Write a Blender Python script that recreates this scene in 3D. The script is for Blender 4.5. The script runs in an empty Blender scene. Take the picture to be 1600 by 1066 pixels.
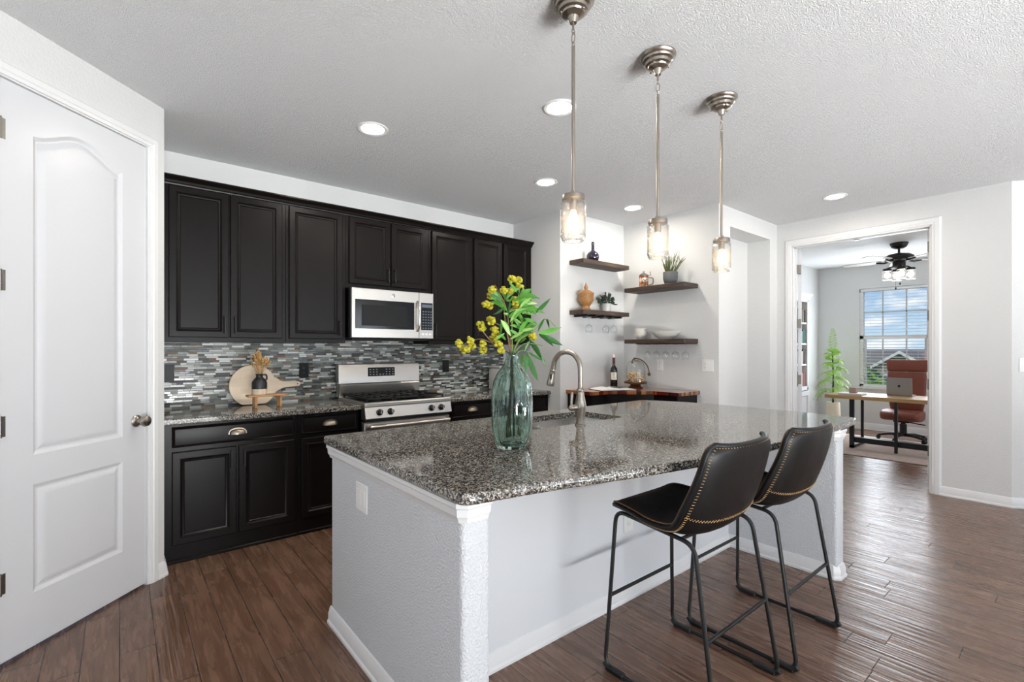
import bpy, bmesh, math, random
from mathutils import Vector, Matrix
random.seed(7)
PI = math.pi
C = bpy.context.scene.collection
S = bpy.context.scene

# ------------------------------------------------------------------ camera
cam_d = bpy.data.cameras.new('camera')
cam_d.sensor_width = 36.0
cam_d.lens = 36.0 * 750.0 / 1600.0
cam_d.shift_y = 13.0 / 1600.0
cam_d.clip_start = 0.05
cam_d.clip_end = 400
cam = bpy.data.objects.new('camera', cam_d)
C.objects.link(cam)
cam.location = (0, 0, 1.33)
cam.rotation_euler = (PI / 2, 0, -math.radians(39.26))
S.camera = cam

# ------------------------------------------------------------------ colour management
S.view_settings.view_transform = 'Standard'
S.view_settings.look = 'None'
S.view_settings.exposure = 0.0
S.view_settings.gamma = 1.0
S.view_settings.use_curve_mapping = False
S.cycles.sample_clamp_indirect = 6.0
S.cycles.max_bounces = 10
S.cycles.diffuse_bounces = 5
S.cycles.glossy_bounces = 4
S.cycles.transmission_bounces = 10
S.cycles.transparent_max_bounces = 24
S.cycles.caustics_reflective = False
S.cycles.caustics_refractive = False
S.cycles.use_denoising = True

def lin(c):
    return tuple(((v / 255.0) / 12.92 if v / 255.0 <= 0.04045 else ((v / 255.0 + 0.055) / 1.055) ** 2.4) for v in c[:3]) + (1.0,)

# ------------------------------------------------------------------ sky
W = bpy.data.worlds.new('sky'); S.world = W
W.use_nodes = True
wt = W.node_tree; wt.nodes.clear()
def wn(t): return wt.nodes.new(t)
w_out = wn('ShaderNodeOutputWorld'); w_bg = wn('ShaderNodeBackground')
w_tc = wn('ShaderNodeTexCoord'); w_sep = wn('ShaderNodeSeparateXYZ')
w_ramp = wn('ShaderNodeValToRGB'); w_no = wn('ShaderNodeTexNoise'); w_cr = wn('ShaderNodeValToRGB'); w_mix = wn('ShaderNodeMix')
w_mp = wn('ShaderNodeMapping')
w_mix.data_type = 'RGBA'
wt.links.new(w_tc.outputs['Generated'], w_sep.inputs[0])
wt.links.new(w_sep.outputs['Z'], w_ramp.inputs[0])
w_ramp.color_ramp.elements[0].position = 0.0; w_ramp.color_ramp.elements[0].color = lin((196, 222, 240))
w_ramp.color_ramp.elements[1].position = 0.25; w_ramp.color_ramp.elements[1].color = lin((72, 140, 212))
wt.links.new(w_tc.outputs['Generated'], w_mp.inputs[0])
w_mp.inputs['Scale'].default_value = (1, 1.6, 4.5)
wt.links.new(w_mp.outputs[0], w_no.inputs['Vector'])
w_no.inputs['Scale'].default_value = 9.0; w_no.inputs['Detail'].default_value = 6
wt.links.new(w_no.outputs[0], w_cr.inputs[0])
w_cr.color_ramp.elements[0].position = 0.5; w_cr.color_ramp.elements[1].position = 0.66
wt.links.new(w_cr.outputs[0], w_mix.inputs[0])
wt.links.new(w_ramp.outputs[0], w_mix.inputs[6])
w_mix.inputs[7].default_value = lin((246, 249, 252))
wt.links.new(w_mix.outputs[2], w_bg.inputs[0])
w_bg.inputs[1].default_value = 1.12
wt.links.new(w_bg.outputs[0], w_out.inputs[0])

# ------------------------------------------------------------------ daylight through the windows, plus added ceiling fill
def daylight(name, loc, rot, sx, sy, power, col):
    l = bpy.data.lights.new(name, 'AREA'); l.shape = 'RECTANGLE'; l.size = sx; l.size_y = sy
    l.energy = power; l.color = col[:3]
    o = bpy.data.objects.new(name, l); C.objects.link(o); o.location = loc; o.rotation_euler = rot
    return o
DAY = (0.82, 0.92, 1.0)
daylight('daylight_rear_window', (4.0, -4.12, 1.45), (PI / 2, 0, 0), 2.3, 1.9, 44, DAY)
daylight('daylight_rear_door', (0.6, -4.12, 1.25), (PI / 2, 0, 0), 2.6, 2.2, 38, DAY)
daylight('daylight_side_window', (-3.62, -1.6, 1.45), (PI / 2, 0, -PI / 2), 2.2, 1.8, 22, DAY)
daylight('ceiling_fill_door', (0.6, -4.95, -0.1), (math.radians(152), 0, 0), 2.8, 1.6, 1520, (.97, .985, .985))  # added fill light outside the rear door, tilted up to brighten the ceiling
daylight('ceiling_fill_window', (4.0, -4.95, 0.1), (math.radians(150), 0, 0), 2.8, 1.6, 1360, (.97, .985, .985))  # second added fill, below the rear window, standing in for ground bounce
daylight('daylight_office', (9.55, 2.08, 1.5), (PI / 2, 0, PI / 2), .9, 1.6, 50, (0.86, 0.93, 1.0))
daylight('daylight_office_side', (8.0, -1.18, 1.5), (PI / 2, 0, 0), 1.6, 1.6, 26, (0.95, 0.97, 1.0))
sun_d = bpy.data.lights.new('sun', 'SUN'); sun_d.energy = 2.5; sun_d.angle = 0.01; sun_d.color = (1, .95, .88)
sun = bpy.data.objects.new('sun', sun_d); C.objects.link(sun); sun.rotation_euler = (math.radians(38), 0, math.radians(-75))

# ------------------------------------------------------------------ materials
class Nt:
    def __init__(s, name):
        s.m = bpy.data.materials.new(name); s.m.use_nodes = True
        s.t = s.m.node_tree; s.t.nodes.clear()
        s.out = s.t.nodes.new('ShaderNodeOutputMaterial')
    def n(s, t, **k):
        nd = s.t.nodes.new(t)
        for a, b in k.items(): setattr(nd, a, b)
        return nd
    def put(s, sock, v):
        if isinstance(v, bpy.types.NodeSocket): s.t.links.new(v, sock)
        elif v is not None: sock.default_value = v
    def ma(s, op, a, b=None, c=None):
        nd = s.n('ShaderNodeMath', operation=op)
        s.put(nd.inputs[0], a)
        if b is not None: s.put(nd.inputs[1], b)
        if c is not None: s.put(nd.inputs[2], c)
        return nd.outputs[0]
    def pos(s):
        return s.n('ShaderNodeNewGeometry').outputs['Position']
    def obj(s):
        return s.n('ShaderNodeTexCoord').outputs['Object']
    def sep(s, v):
        nd = s.n('ShaderNodeSeparateXYZ'); s.put(nd.inputs[0], v); return nd.outputs
    def comb(s, x, y, z=0.0):
        nd = s.n('ShaderNodeCombineXYZ'); s.put(nd.inputs[0], x); s.put(nd.inputs[1], y); s.put(nd.inputs[2], z); return nd.outputs[0]
    def mapv(s, v, sc):
        nd = s.n('ShaderNodeMapping'); s.put(nd.inputs[0], v); nd.inputs['Scale'].default_value = sc; return nd.outputs[0]
    def noise(s, v, sc, det=3.0, rough=.5, dist=0.0):
        nd = s.n('ShaderNodeTexNoise'); s.put(nd.inputs['Vector'], v); nd.inputs['Scale'].default_value = sc
        nd.inputs['Detail'].default_value = det; nd.inputs['Roughness'].default_value = rough; nd.inputs['Distortion'].default_value = dist
        return nd.outputs[0]
    def white(s, v, dim='3D'):
        nd = s.n('ShaderNodeTexWhiteNoise', noise_dimensions=dim)
        s.put(nd.inputs['W' if dim == '1D' else 'Vector'], v); return nd.outputs['Value']
    def ramp(s, f, stops, const=False):
        nd = s.n('ShaderNodeValToRGB'); s.put(nd.inputs[0], f)
        cr = nd.color_ramp
        if const: cr.interpolation = 'CONSTANT'
        while len(cr.elements) < len(stops): cr.elements.new(0.5)
        for e, (p, c) in zip(cr.elements, stops):
            e.position = p; e.color = lin(c) if max(c) > 1.001 else tuple(c) + (1.0,)
        return nd.outputs[0]
    def mix(s, f, a, b, mode='MIX'):
        nd = s.n('ShaderNodeMix', data_type='RGBA', blend_type=mode)
        s.put(nd.inputs[0], f); s.put(nd.inputs[6], a); s.put(nd.inputs[7], b); return nd.outputs[2]
    def bump(s, h, st=.3, dist=.01):
        nd = s.n('ShaderNodeBump'); nd.inputs['Strength'].default_value = st; nd.inputs['Distance'].default_value = dist
        s.put(nd.inputs['Height'], h); return nd.outputs[0]
    def bsdf(s, col=None, rough=None, metal=None, normal=None, spec=None, coat=None, trans=None, ior=None, emis=None, estr=None, sheen=None):
        nd = s.n('ShaderNodeBsdfPrincipled')
        for k, v in (('Base Color', col), ('Roughness', rough), ('Metallic', metal), ('Normal', normal), ('Specular IOR Level', spec), ('Coat Weight', coat),
                     ('Transmission Weight', trans), ('IOR', ior), ('Emission Color', emis), ('Emission Strength', estr), ('Sheen Weight', sheen)):
            if v is not None: s.put(nd.inputs[k], v)
        s.t.links.new(nd.outputs[0], s.out.inputs[0]); return nd

def plain(name, col, rough=.5, metal=0.0, spec=.5, var=0.0, vs=20.0, bump=0.0, bs=200.0, coat=None):
    t = Nt(name); c = lin(col)
    if var:
        a = tuple(max(0, v * (1 - var)) for v in c[:3]) + (1,); b = tuple(min(1, v * (1 + var)) for v in c[:3]) + (1,)
        c = t.mix(t.noise(t.obj(), vs, 4), a, b)
    nm = t.bump(t.noise(t.obj(), bs, 2), bump, .004) if bump else None
    t.bsdf(c, rough, metal, nm, spec, coat); return t.m

def glow(name, col, strength):
    t = Nt(name); e = t.n('ShaderNodeEmission'); e.inputs[0].default_value = lin(col); e.inputs[1].default_value = strength
    t.t.links.new(e.outputs[0], t.out.inputs[0]); return t.m

def thin_glass(name, tint, boost=1.0, rough=.02, wav=0.0, frost=0.0):
    t = Nt(name)
    tr = t.n('ShaderNodeBsdfTransparent'); tr.inputs[0].default_value = tuple(tint) + (1,)
    gl = t.n('ShaderNodeBsdfGlossy'); gl.inputs['Roughness'].default_value = rough
    fr = t.n('ShaderNodeLayerWeight'); fr.inputs['Blend'].default_value = .5
    if wav:
        b = t.bump(t.noise(t.obj(), 38, 2), wav, .01); t.put(gl.inputs['Normal'], b); t.put(fr.inputs['Normal'], b)
    f = t.ma('MULTIPLY', t.ma('MULTIPLY_ADD', t.ma('POWER', fr.outputs['Facing'], 3.0), .6, .04), boost)
    mx = t.n('ShaderNodeMixShader'); t.put(mx.inputs[0], f)
    t.t.links.new(tr.outputs[0], mx.inputs[1]); t.t.links.new(gl.outputs[0], mx.inputs[2])
    o = mx.outputs[0]
    if frost:
        tl = t.n('ShaderNodeBsdfTranslucent'); df = t.n('ShaderNodeBsdfDiffuse'); ad = t.n('ShaderNodeMixShader'); m2 = t.n('ShaderNodeMixShader')
        t.t.links.new(tl.outputs[0], ad.inputs[1]); t.t.links.new(df.outputs[0], ad.inputs[2]); ad.inputs[0].default_value = .5
        t.put(m2.inputs[0], t.ma('MULTIPLY', t.ramp(t.noise(t.obj(), 60, 3), [(.4, (.3, .3, .3)), (.6, (1, 1, 1))]), frost * 1.6)); t.t.links.new(o, m2.inputs[1]); t.t.links.new(ad.outputs[0], m2.inputs[2]); o = m2.outputs[0]
    t.t.links.new(o, t.out.inputs[0]); return t.m

def wall_paint(name, col, st=.25, sc=95.0, rough=.6, dist=.006, w2=.4):
    t = Nt(name); p = t.pos()
    h = t.ma('ADD', t.ramp(t.noise(p, sc, 2.5, .5), [(.42, (0, 0, 0)), (.6, (1, 1, 1))]), t.ma('MULTIPLY', t.noise(p, sc * 2.2, 2), w2))
    t.bsdf(lin(col), rough, 0, t.bump(h, st, dist), .3); return t.m

MAT = {}
MAT['wall'] = wall_paint('wall_paint', (215, 215, 214), .2)
MAT['island'] = wall_paint('island_paint', (212, 214, 217), .55, 125)
MAT['island_flat'] = plain('island_panel_paint', (217, 219, 222), .45)
MAT['ceil'] = wall_paint('ceiling_texture', (242, 242, 243), .75, 185, .8, .01, .6)
MAT['ceil2'] = wall_paint('office_ceiling_texture', (236, 236, 236), .3, 48, .8)
MAT['trim'] = plain('white_trim_paint', (226, 226, 226), .35)
MAT['door'] = plain('white_door_paint', (211, 212, 215), .32)
MAT['black_cab'] = plain('black_cabinet_lacquer', (20, 16, 15), .3, 0, .15, .12, 6, .04, 300)
MAT['black_metal'] = plain('black_metal', (14, 14, 15), .4, 0, .5)
MAT['matte_black'] = plain('matte_black', (13, 13, 14), .55)
MAT['cast_iron'] = plain('cast_iron', (22, 22, 23), .6, 0, .4, .2, 80, .2, 400)
MAT['black_gloss'] = plain('black_gloss', (10, 11, 14), .12, 0, .6)
MAT['white_plastic'] = plain('white_plastic', (236, 236, 234), .35)
MAT['slot'] = plain('dark_slot', (60, 60, 62), .5)
MAT['black_plastic'] = plain('black_plastic', (10, 11, 13), .4, 0, .25)
MAT['chrome'] = plain('polished_chrome', (225, 225, 225), .12, 1)

def brushed(name, col, rough, vec, st=.06):
    t = Nt(name); n = t.noise(t.mapv(t.obj(), vec), 1.0, 3)
    r = t.ma('ADD', t.ma('MULTIPLY', n, .16), rough - .08)
    t.bsdf(lin(col), r, 1.0, t.bump(n, st, .001)); return t.m
MAT['steel'] = brushed('brushed_stainless', (200, 196, 191), .36, (6, 6, 400))
MAT['nickel'] = brushed('brushed_nickel', (164, 155, 145), .3, (300, 300, 12))
MAT['bronze'] = brushed('aged_nickel', (150, 138, 124), .32, (200, 200, 60))
MAT['hinge'] = brushed('hinge_metal', (140, 136, 130), .38, (200, 200, 60))
MAT['sink'] = brushed('sink_steel', (222, 220, 217), .24, (120, 120, 20))

# hand scraped plank floor, boards along Y
t = Nt('hand_scraped_plank_floor'); p = t.pos(); x, y, z = t.sep(p)
PW = .127
fx_ = t.ma('DIVIDE', x, PW); row = t.ma('FLOOR', fx_); fx = t.ma('FRACT', fx_)
r1 = t.white(row, '1D'); L = t.ma('MULTIPLY_ADD', r1, .7, .75)
yy = t.ma('DIVIDE', t.ma('ADD', y, t.ma('MULTIPLY', r1, 7.3)), L)
idx = t.ma('FLOOR', yy); fy = t.ma('FRACT', yy)
rp = t.white(t.comb(row, idx, 3.0))
gv = t.comb(t.ma('MULTIPLY', x, 30.0), t.ma('MULTIPLY', y, 2.6), t.ma('MULTIPLY', rp, 40.0))
grain = t.noise(gv, 1.0, 7, .62, .6)
blot = t.noise(t.comb(t.ma('MULTIPLY', x, 9.0), t.ma('MULTIPLY', y, 5.0), t.ma('MULTIPLY', rp, 13.0)), 1.0, 4, .6, .3)
c1 = t.ramp(rp, [(0, (94, 65, 48)), (.35, (108, 78, 59)), (.7, (122, 92, 73)), (1, (86, 60, 45))])
c2 = t.mix(t.ramp(grain, [(.3, (.0, .0, .0)), (.62, (1, 1, 1))]), lin((68, 45, 34)), lin((136, 104, 85)))
cc = t.mix(.5, c1, c2)
cc = t.mix(t.ramp(blot, [(.3, (.7, .7, .7)), (.62, (0, 0, 0))]), cc, t.mix(.4, cc, lin((70, 47, 37))))
ex = t.ma('MULTIPLY', t.ma('MINIMUM', fx, t.ma('SUBTRACT', 1.0, fx)), PW)
ey = t.ma('MULTIPLY', t.ma('MINIMUM', fy, t.ma('SUBTRACT', 1.0, fy)), L)
e = t.ma('MINIMUM', ex, ey)
seam = t.ramp(t.ma('MULTIPLY', e, 400.0), [(.25, (0, 0, 0)), (.9, (1, 1, 1))])
cc = t.mix(seam, lin((34, 24, 20)), cc)
und = t.noise(t.comb(t.ma('MULTIPLY', x, 52.0), t.ma('MULTIPLY', y, 1.6), t.ma('MULTIPLY', rp, 9.0)), 1.0, 2, .5)
hgt = t.ma('ADD', t.ma('MULTIPLY', und, 1.0), t.ma('ADD', t.ma('MULTIPLY', seam, .35), t.ma('MULTIPLY', grain, .12)))
t.bsdf(cc, t.ma('MULTIPLY_ADD', grain, .16, .19), 0, t.bump(hgt, .75, .006), .5)
MAT['floor'] = t.m

# speckled granite
def granite(name):
    t = Nt(name); p = t.pos()
    v = t.n('ShaderNodeTexVoronoi'); t.put(v.inputs['Vector'], t.mapv(p, (1, 1, 1))); v.inputs['Scale'].default_value = 210
    f = t.sep(v.outputs['Color'])[0]
    n = t.noise(p, 90, 3); f2 = t.ma('ADD', t.ma('MULTIPLY', f, .75), t.ma('MULTIPLY_ADD', n, .9, -.3))
    c = t.ramp(f2, [(0, (26, 26, 27)), (.3, (50, 48, 46)), (.46, (92, 87, 82)), (.62, (132, 126, 117)), (.8, (178, 172, 163)), (1, (210, 205, 196))])
    v2 = t.n('ShaderNodeTexVoronoi'); t.put(v2.inputs['Vector'], p); v2.inputs['Scale'].default_value = 330
    f3 = t.sep(v2.outputs['Color'])[1]
    c = t.mix(t.ramp(f3, [(.6, (0, 0, 0)), (.75, (1, 1, 1))]), c, t.mix(.6, c, lin((22, 22, 24))))
    t.bsdf(c, .07, 0, None, .55); return t.m
MAT['granite'] = granite('speckled_granite')

# strip mosaic tile (wall facing -Y: X along, Z up)
t = Nt('strip_mosaic_tile'); p = t.pos(); x, y, z = t.sep(p)
RH = .0158
rz_ = t.ma('DIVIDE', z, RH); row = t.ma('FLOOR', rz_); fz = t.ma('FRACT', rz_)
r1 = t.white(row, '1D'); L = t.ma('MULTIPLY_ADD', t.white(t.ma('ADD', row, 31.7), '1D'), .06, .1)
uu = t.ma('DIVIDE', t.ma('ADD', x, t.ma('MULTIPLY', r1, 3.7)), L); idx = t.ma('FLOOR', uu); fu = t.ma('FRACT', uu)
rs = t.white(t.comb(row, idx, 1.0)); cut = t.ma('MULTIPLY_ADD', rs, .5, .25)
side = t.ma('GREATER_THAN', fu, cut)
rp = t.white(t.comb(row, idx, t.ma('ADD', t.ma('MULTIPLY', side, 5.0), 2.0)))
rp2 = t.white(t.comb(row, idx, t.ma('ADD', t.ma('MULTIPLY', side, 5.0), 9.0)))
c = t.ramp(rp, [(0, (36, 38, 38)), (.16, (70, 74, 70)), (.32, (108, 112, 105)), (.47, (140, 143, 134)), (.6, (176, 180, 172)), (.72, (222, 224, 220)), (.84, (244, 245, 243)), (.94, (118, 82, 54))], True)
c = t.mix(t.noise(t.comb(t.ma('MULTIPLY', x, 40.0), t.ma('MULTIPLY', z, 160.0), rp), 1.0, 3), t.mix(.75, lin((20, 20, 20)), c), c)
ez = t.ma('MULTIPLY', t.ma('MINIMUM', fz, t.ma('SUBTRACT', 1.0, fz)), RH)
eu = t.ma('MULTIPLY', t.ma('MINIMUM', t.ma('MINIMUM', fu, t.ma('SUBTRACT', 1.0, fu)), t.ma('ABSOLUTE', t.ma('SUBTRACT', fu, cut))), L)
e = t.ma('MINIMUM', ez, eu)
g = t.ramp(t.ma('MULTIPLY', e, 600.0), [(.4, (0, 0, 0)), (.7, (1, 1, 1))])
c = t.mix(g, lin((126, 124, 118)), c)
rough = t.mix(g, (.8, .8, .8, 1), t.ramp(rp2, [(0, (.18, .18, .18)), (.4, (.22, .22, .22)), (.45, (.42, .42, .42)), (1, (.5, .5, .5))]))
t.bsdf(c, rough, 0, t.bump(g, .5, .003), .55)
MAT['mosaic'] = t.m

def wood(name, a, b, vec, sc=1.0, rough=.45, bump=.15, coat=None):
    t = Nt(name); v = t.mapv(t.obj(), vec)
    g = t.noise(v, sc, 6, .6, .8)
    c = t.mix(t.ramp(g, [(.3, (0, 0, 0)), (.7, (1, 1, 1))]), lin(a), lin(b))
    t.bsdf(c, rough, 0, t.bump(g, bump, .003), .45, coat); return t.m
MAT['shelf'] = wood('dark_rustic_wood', (40, 32, 28), (92, 74, 62), (3, 40, 40), 1, .55, .3)
MAT['shelf_y'] = wood('dark_rustic_wood_lengthwise', (36, 28, 25), (78, 61, 51), (40, 3, 40), 1, .55, .3)
MAT['maple'] = wood('pale_maple', (236, 212, 182), (248, 232, 208), (2, 20, 45), 1, .4, .05)
MAT['oak'] = wood('warm_oak', (166, 116, 70), (200, 152, 102), (3, 40, 40), 1, .45, .1)
MAT['urn'] = wood('turned_wood', (130, 90, 52), (180, 134, 84), (12, 12, 60), 1, .4, .05)
MAT['desk'] = wood('desk_wood', (160, 122, 76), (206, 170, 122), (40, 2.5, 40), 1, .4, .06)
MAT['dark_wood'] = wood('dark_turned_wood', (60, 34, 20), (110, 66, 38), (20, 20, 60), 1, .35, .05)

# end grain bar top : small blocks of varied reddish wood
t = Nt('striped_bar_top'); p = t.pos(); x, y, z = t.sep(p)
k = t.ma('FLOOR', t.ma('MULTIPLY', t.ma('SUBTRACT', x, y), 15.0)); k2 = t.ma('FLOOR', t.ma('MULTIPLY', t.ma('ADD', x, y), 15.0))
rr = t.white(t.comb(k, k2, 0.0))
c = t.ramp(rr, [(0, (50, 22, 18)), (.3, (124, 40, 28)), (.5, (168, 86, 44)), (.75, (188, 124, 68)), (1, (60, 22, 18))])
c = t.mix(t.noise(t.mapv(p, (60, 60, 8)), 1, 4), t.mix(.6, c, lin((30, 14, 10))), c)
t.bsdf(c, .12, 0, None, .5, .6); MAT['bar_top'] = t.m

# leather
def leather(name, col, var, rough, spec=.32):
    t = Nt(name); o = t.obj()
    n = t.noise(o, 9, 4); c = lin(col)
    a = tuple(v * (1 - var) for v in c[:3]) + (1,); b = tuple(v * (1 + var) for v in c[:3]) + (1,)
    vr = t.n('ShaderNodeTexVoronoi', feature='DISTANCE_TO_EDGE'); t.put(vr.inputs['Vector'], o); vr.inputs['Scale'].default_value = 260
    t.bsdf(t.mix(n, a, b), t.ma('MULTIPLY_ADD', t.noise(o, 14, 3), .2, rough - .1), 0, t.bump(vr.outputs['Distance'], .12, .002), spec); return t.m
MAT['leather'] = leather('black_leather', (14, 13, 13), .3, .44)
MAT['tan_leather'] = leather('tan_leather_edge', (112, 78, 55), .2, .5)
MAT['red_leather'] = leather('rust_leather', (122, 68, 54), .2, .45)
MAT['thread'] = plain('tan_thread', (178, 142, 96), .7)

MAT['jar'] = thin_glass('clear_jar_glass', (.97, .975, .975), 1.8, .04, 1.0, .06)
MAT['clear'] = thin_glass('clear_glass', (.98, .985, .985), 1.1, .02)
MAT['pane'] = thin_glass('window_glass', (.98, .99, .99), .6, .01)
t = Nt('sea_green_glass')
t.bsdf((.72, .905, .84, 1), .01, 0, t.bump(t.noise(t.mapv(t.obj(), (30, 30, 5)), 1, 2), .45, .01), .5, None, 1.0, 1.4)
MAT['vase'] = t.m
MAT['lens'] = glow('downlight_lens', (255, 246, 232), 210.0)
MAT['bulb'] = glow('warm_bulb', (255, 200, 118), 17.0)
MAT['fan_bulb'] = glow('fan_lamp', (255, 240, 215), 6.0)

# ------------------------------------------------------------------ mesh helpers
ORI = {}
def offset_poly(pts, d):
    n = len(pts); out = []
    for i in range(n):
        a, b, c = Vector(pts[i - 1]), Vector(pts[i]), Vector(pts[(i + 1) % n])
        e1 = (b - a).normalized(); e2 = (c - b).normalized()
        n1 = Vector((-e1.y, e1.x)); n2 = Vector((-e2.y, e2.x))
        k = n1 + n2; den = 1 + n1.dot(n2)
        out.append(tuple(b + k * (d / max(den, .2))))
    return out

class M:
    def __init__(s): s.bm = bmesh.new()
    def face(s, vs):
        try: return s.bm.faces.new(vs)
        except ValueError: return None
    def box(s, x0, x1, y0, y1, z0, z1, b=0.0, seg=1):
        bm = s.bm if not b else bmesh.new()
        v = [bm.verts.new((x, y, z)) for x in (x0, x1) for y in (y0, y1) for z in (z0, z1)]
        for f in ((0, 1, 3, 2), (4, 6, 7, 5), (0, 4, 5, 1), (2, 3, 7, 6), (0, 2, 6, 4), (1, 5, 7, 3)): bm.faces.new([v[i] for i in f])
        if b:
            bmesh.ops.bevel(bm, geom=bm.edges[:] , offset=b, segments=seg, profile=.5, affect='EDGES')
            s._join(bm, None)
        return s
    def _join(s, bm, mx):
        me = bpy.data.meshes.new('t'); bm.to_mesh(me); bm.free()
        if mx is not None: me.transform(mx)
        s.bm.from_mesh(me); bpy.data.meshes.remove(me)
    def add(s, o, mx=None): s._join(o.bm, mx); return s
    def loops(s, L, closed=True, cap0=True, cap1=True):
        L = [[s.bm.verts.new(p) for p in l] for l in L]
        for a, b in zip(L, L[1:]):
            n = len(a)
            for i in range(n if closed else n - 1):
                j = (i + 1) % n; s.face([a[i], a[j], b[j], b[i]])
        if cap0: s.face(L[0][::-1])
        if cap1: s.face(L[-1])
        return s
    def lathe(s, prof, c=(0, 0, 0), n=28, mx=None, fl=0, fa=0.0, fp=1.0):
        c = Vector(c); L = []
        for r, z in prof:
            ring = []
            for i in range(n):
                a = 2 * PI * i / n; k = 1.0
                if fl: k = 1 + fa * (abs(math.cos(fl * a / 2)) ** fp - .6) * min(1, r / .08)
                p = Vector((r * k * math.cos(a), r * k * math.sin(a), z))
                if mx is not None: p = mx @ p
                ring.append(p + c)
            L.append(ring)
        return s.loops(L, True, prof[0][0] > 1e-5, prof[-1][0] > 1e-5)
    def tube(s, pts, r, n=10, closed=False, caps=True):
        pts = [Vector(p) for p in pts]; m = len(pts); L = []
        rs = r if isinstance(r, (list, tuple)) else [r] * m
        up = None
        for i, p in enumerate(pts):
            if closed: d = pts[(i + 1) % m] - pts[i - 1]
            else: d = pts[min(i + 1, m - 1)] - pts[max(i - 1, 0)]
            d = d.normalized() if d.length > 1e-9 else Vector((0, 0, 1))
            if up is None:
                up = Vector((0, 0, 1)) if abs(d.z) < .9 else Vector((1, 0, 0))
            up = (up - d * up.dot(d)); up = up.normalized() if up.length > 1e-6 else d.orthogonal().normalized()
            sd = d.cross(up)
            L.append([p + (up * math.cos(2 * PI * k / n) + sd * math.sin(2 * PI * k / n)) * rs[i] for k in range(n)])
        if closed:
            V = [[s.bm.verts.new(p) for p in l] for l in L]
            for i in range(m):
                a, b = V[i], V[(i + 1) % m]
                for k in range(n): s.face([a[k], a[(k + 1) % n], b[(k + 1) % n], b[k]])
            return s
        return s.loops(L, True, caps, caps)
    def prism(s, poly, z0, z1, P=None, ch=0.0):
        P = P or (lambda u, v, w: (u, v, w))
        if ch:
            q = offset_poly(poly, ch)
            L = [[P(u, v, z0) for u, v in q], [P(u, v, z0 + ch) for u, v in poly], [P(u, v, z1 - ch) for u, v in poly], [P(u, v, z1) for u, v in q]]
        else: L = [[P(u, v, z0) for u, v in poly], [P(u, v, z1) for u, v in poly]]
        return s.loops(L)
    def sphere(s, c, r, sc=(1, 1, 1), n=14, m=9):
        prof = [(r * math.sin(PI * i / m), -r * math.cos(PI * i / m)) for i in range(m + 1)]
        prof[0] = (0, -r); prof[-1] = (0, r)
        return s.lathe([(max(a, 1e-6), b) for a, b in prof], c, n, Matrix.Diagonal(Vector(sc)))
    def cyl(s, p0, p1, r0, r1=None, n=16):
        return s.tube([p0, p1], [r0, r0 if r1 is None else r1], n)
    def panel(s, u0, u1, v0, v1, t, holes, prof, P, ch=.003):
        """a slab whose front carries moulded panels: holes are outlines, prof is [(inset, depth)...]"""
        o = [(u0 + ch, v0 + ch), (u1 - ch, v0 + ch), (u1 - ch, v1 - ch), (u0 + ch, v1 - ch)]
        b = [(u0, v0), (u1, v0), (u1, v1), (u0, v1)]
        F = [s.bm.verts.new(P(u, v, t)) for u, v in o]
        E = [s.bm.verts.new(P(u, v, t - ch)) for u, v in b]; B = [s.bm.verts.new(P(u, v, 0)) for u, v in b]
        for i in range(4):
            j = (i + 1) % 4; s.face([B[i], B[j], E[j], E[i]]); s.face([E[i], E[j], F[j], F[i]])
        s.face(B[::-1])
        edges = []; rings = []
        def ring(vs):
            for i in range(len(vs)):
                a, c = vs[i], vs[(i + 1) % len(vs)]
                edges.append(s.bm.edges.get((a, c)) or s.bm.edges.new((a, c)))
        ring(F)
        for h in holes:
            vs = [s.bm.verts.new(P(u, v, t + prof[0][1])) for u, v in h]; ring(vs); rings.append((h, vs))
        bmesh.ops.triangle_fill(s.bm, use_beauty=True, use_dissolve=False, edges=edges)
        for h, vs in rings:
            prev = vs
            for ins, dep in prof[1:]:
                q = offset_poly(h, ins); cur = [s.bm.verts.new(P(u, v, t + dep)) for u, v in q]
                n = len(cur)
                for i in range(n): s.face([prev[i], prev[(i + 1) % n], cur[(i + 1) % n], cur[i]])
                prev = cur
            s.face(prev)
        return s
    def build(s, name, mat, parent=None, smooth=35, normals=True, origin=None):
        bm = s.bm
        if normals: bmesh.ops.recalc_face_normals(bm, faces=bm.faces[:])
        me = bpy.data.meshes.new(name); bm.to_mesh(me); bm.free()
        if parent is not None: o0 = ORI[parent.name]
        elif origin is not None: o0 = Vector(origin)
        else:
            cs = [v.co for v in me.vertices]
            o0 = Vector(((min(c.x for c in cs) + max(c.x for c in cs)) / 2, (min(c.y for c in cs) + max(c.y for c in cs)) / 2, min(c.z for c in cs)))
        me.transform(Matrix.Translation(-o0))
        if smooth:
            for f in me.polygons: f.use_smooth = True
            me.set_sharp_from_angle(angle=math.radians(smooth))
        me.materials.append(MAT[mat] if isinstance(mat, str) else mat)
        o = bpy.data.objects.new(name, me); C.objects.link(o)
        ORI[o.name] = o0
        if parent is not None: o.parent = parent
        else: o.location = o0
        return o

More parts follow.
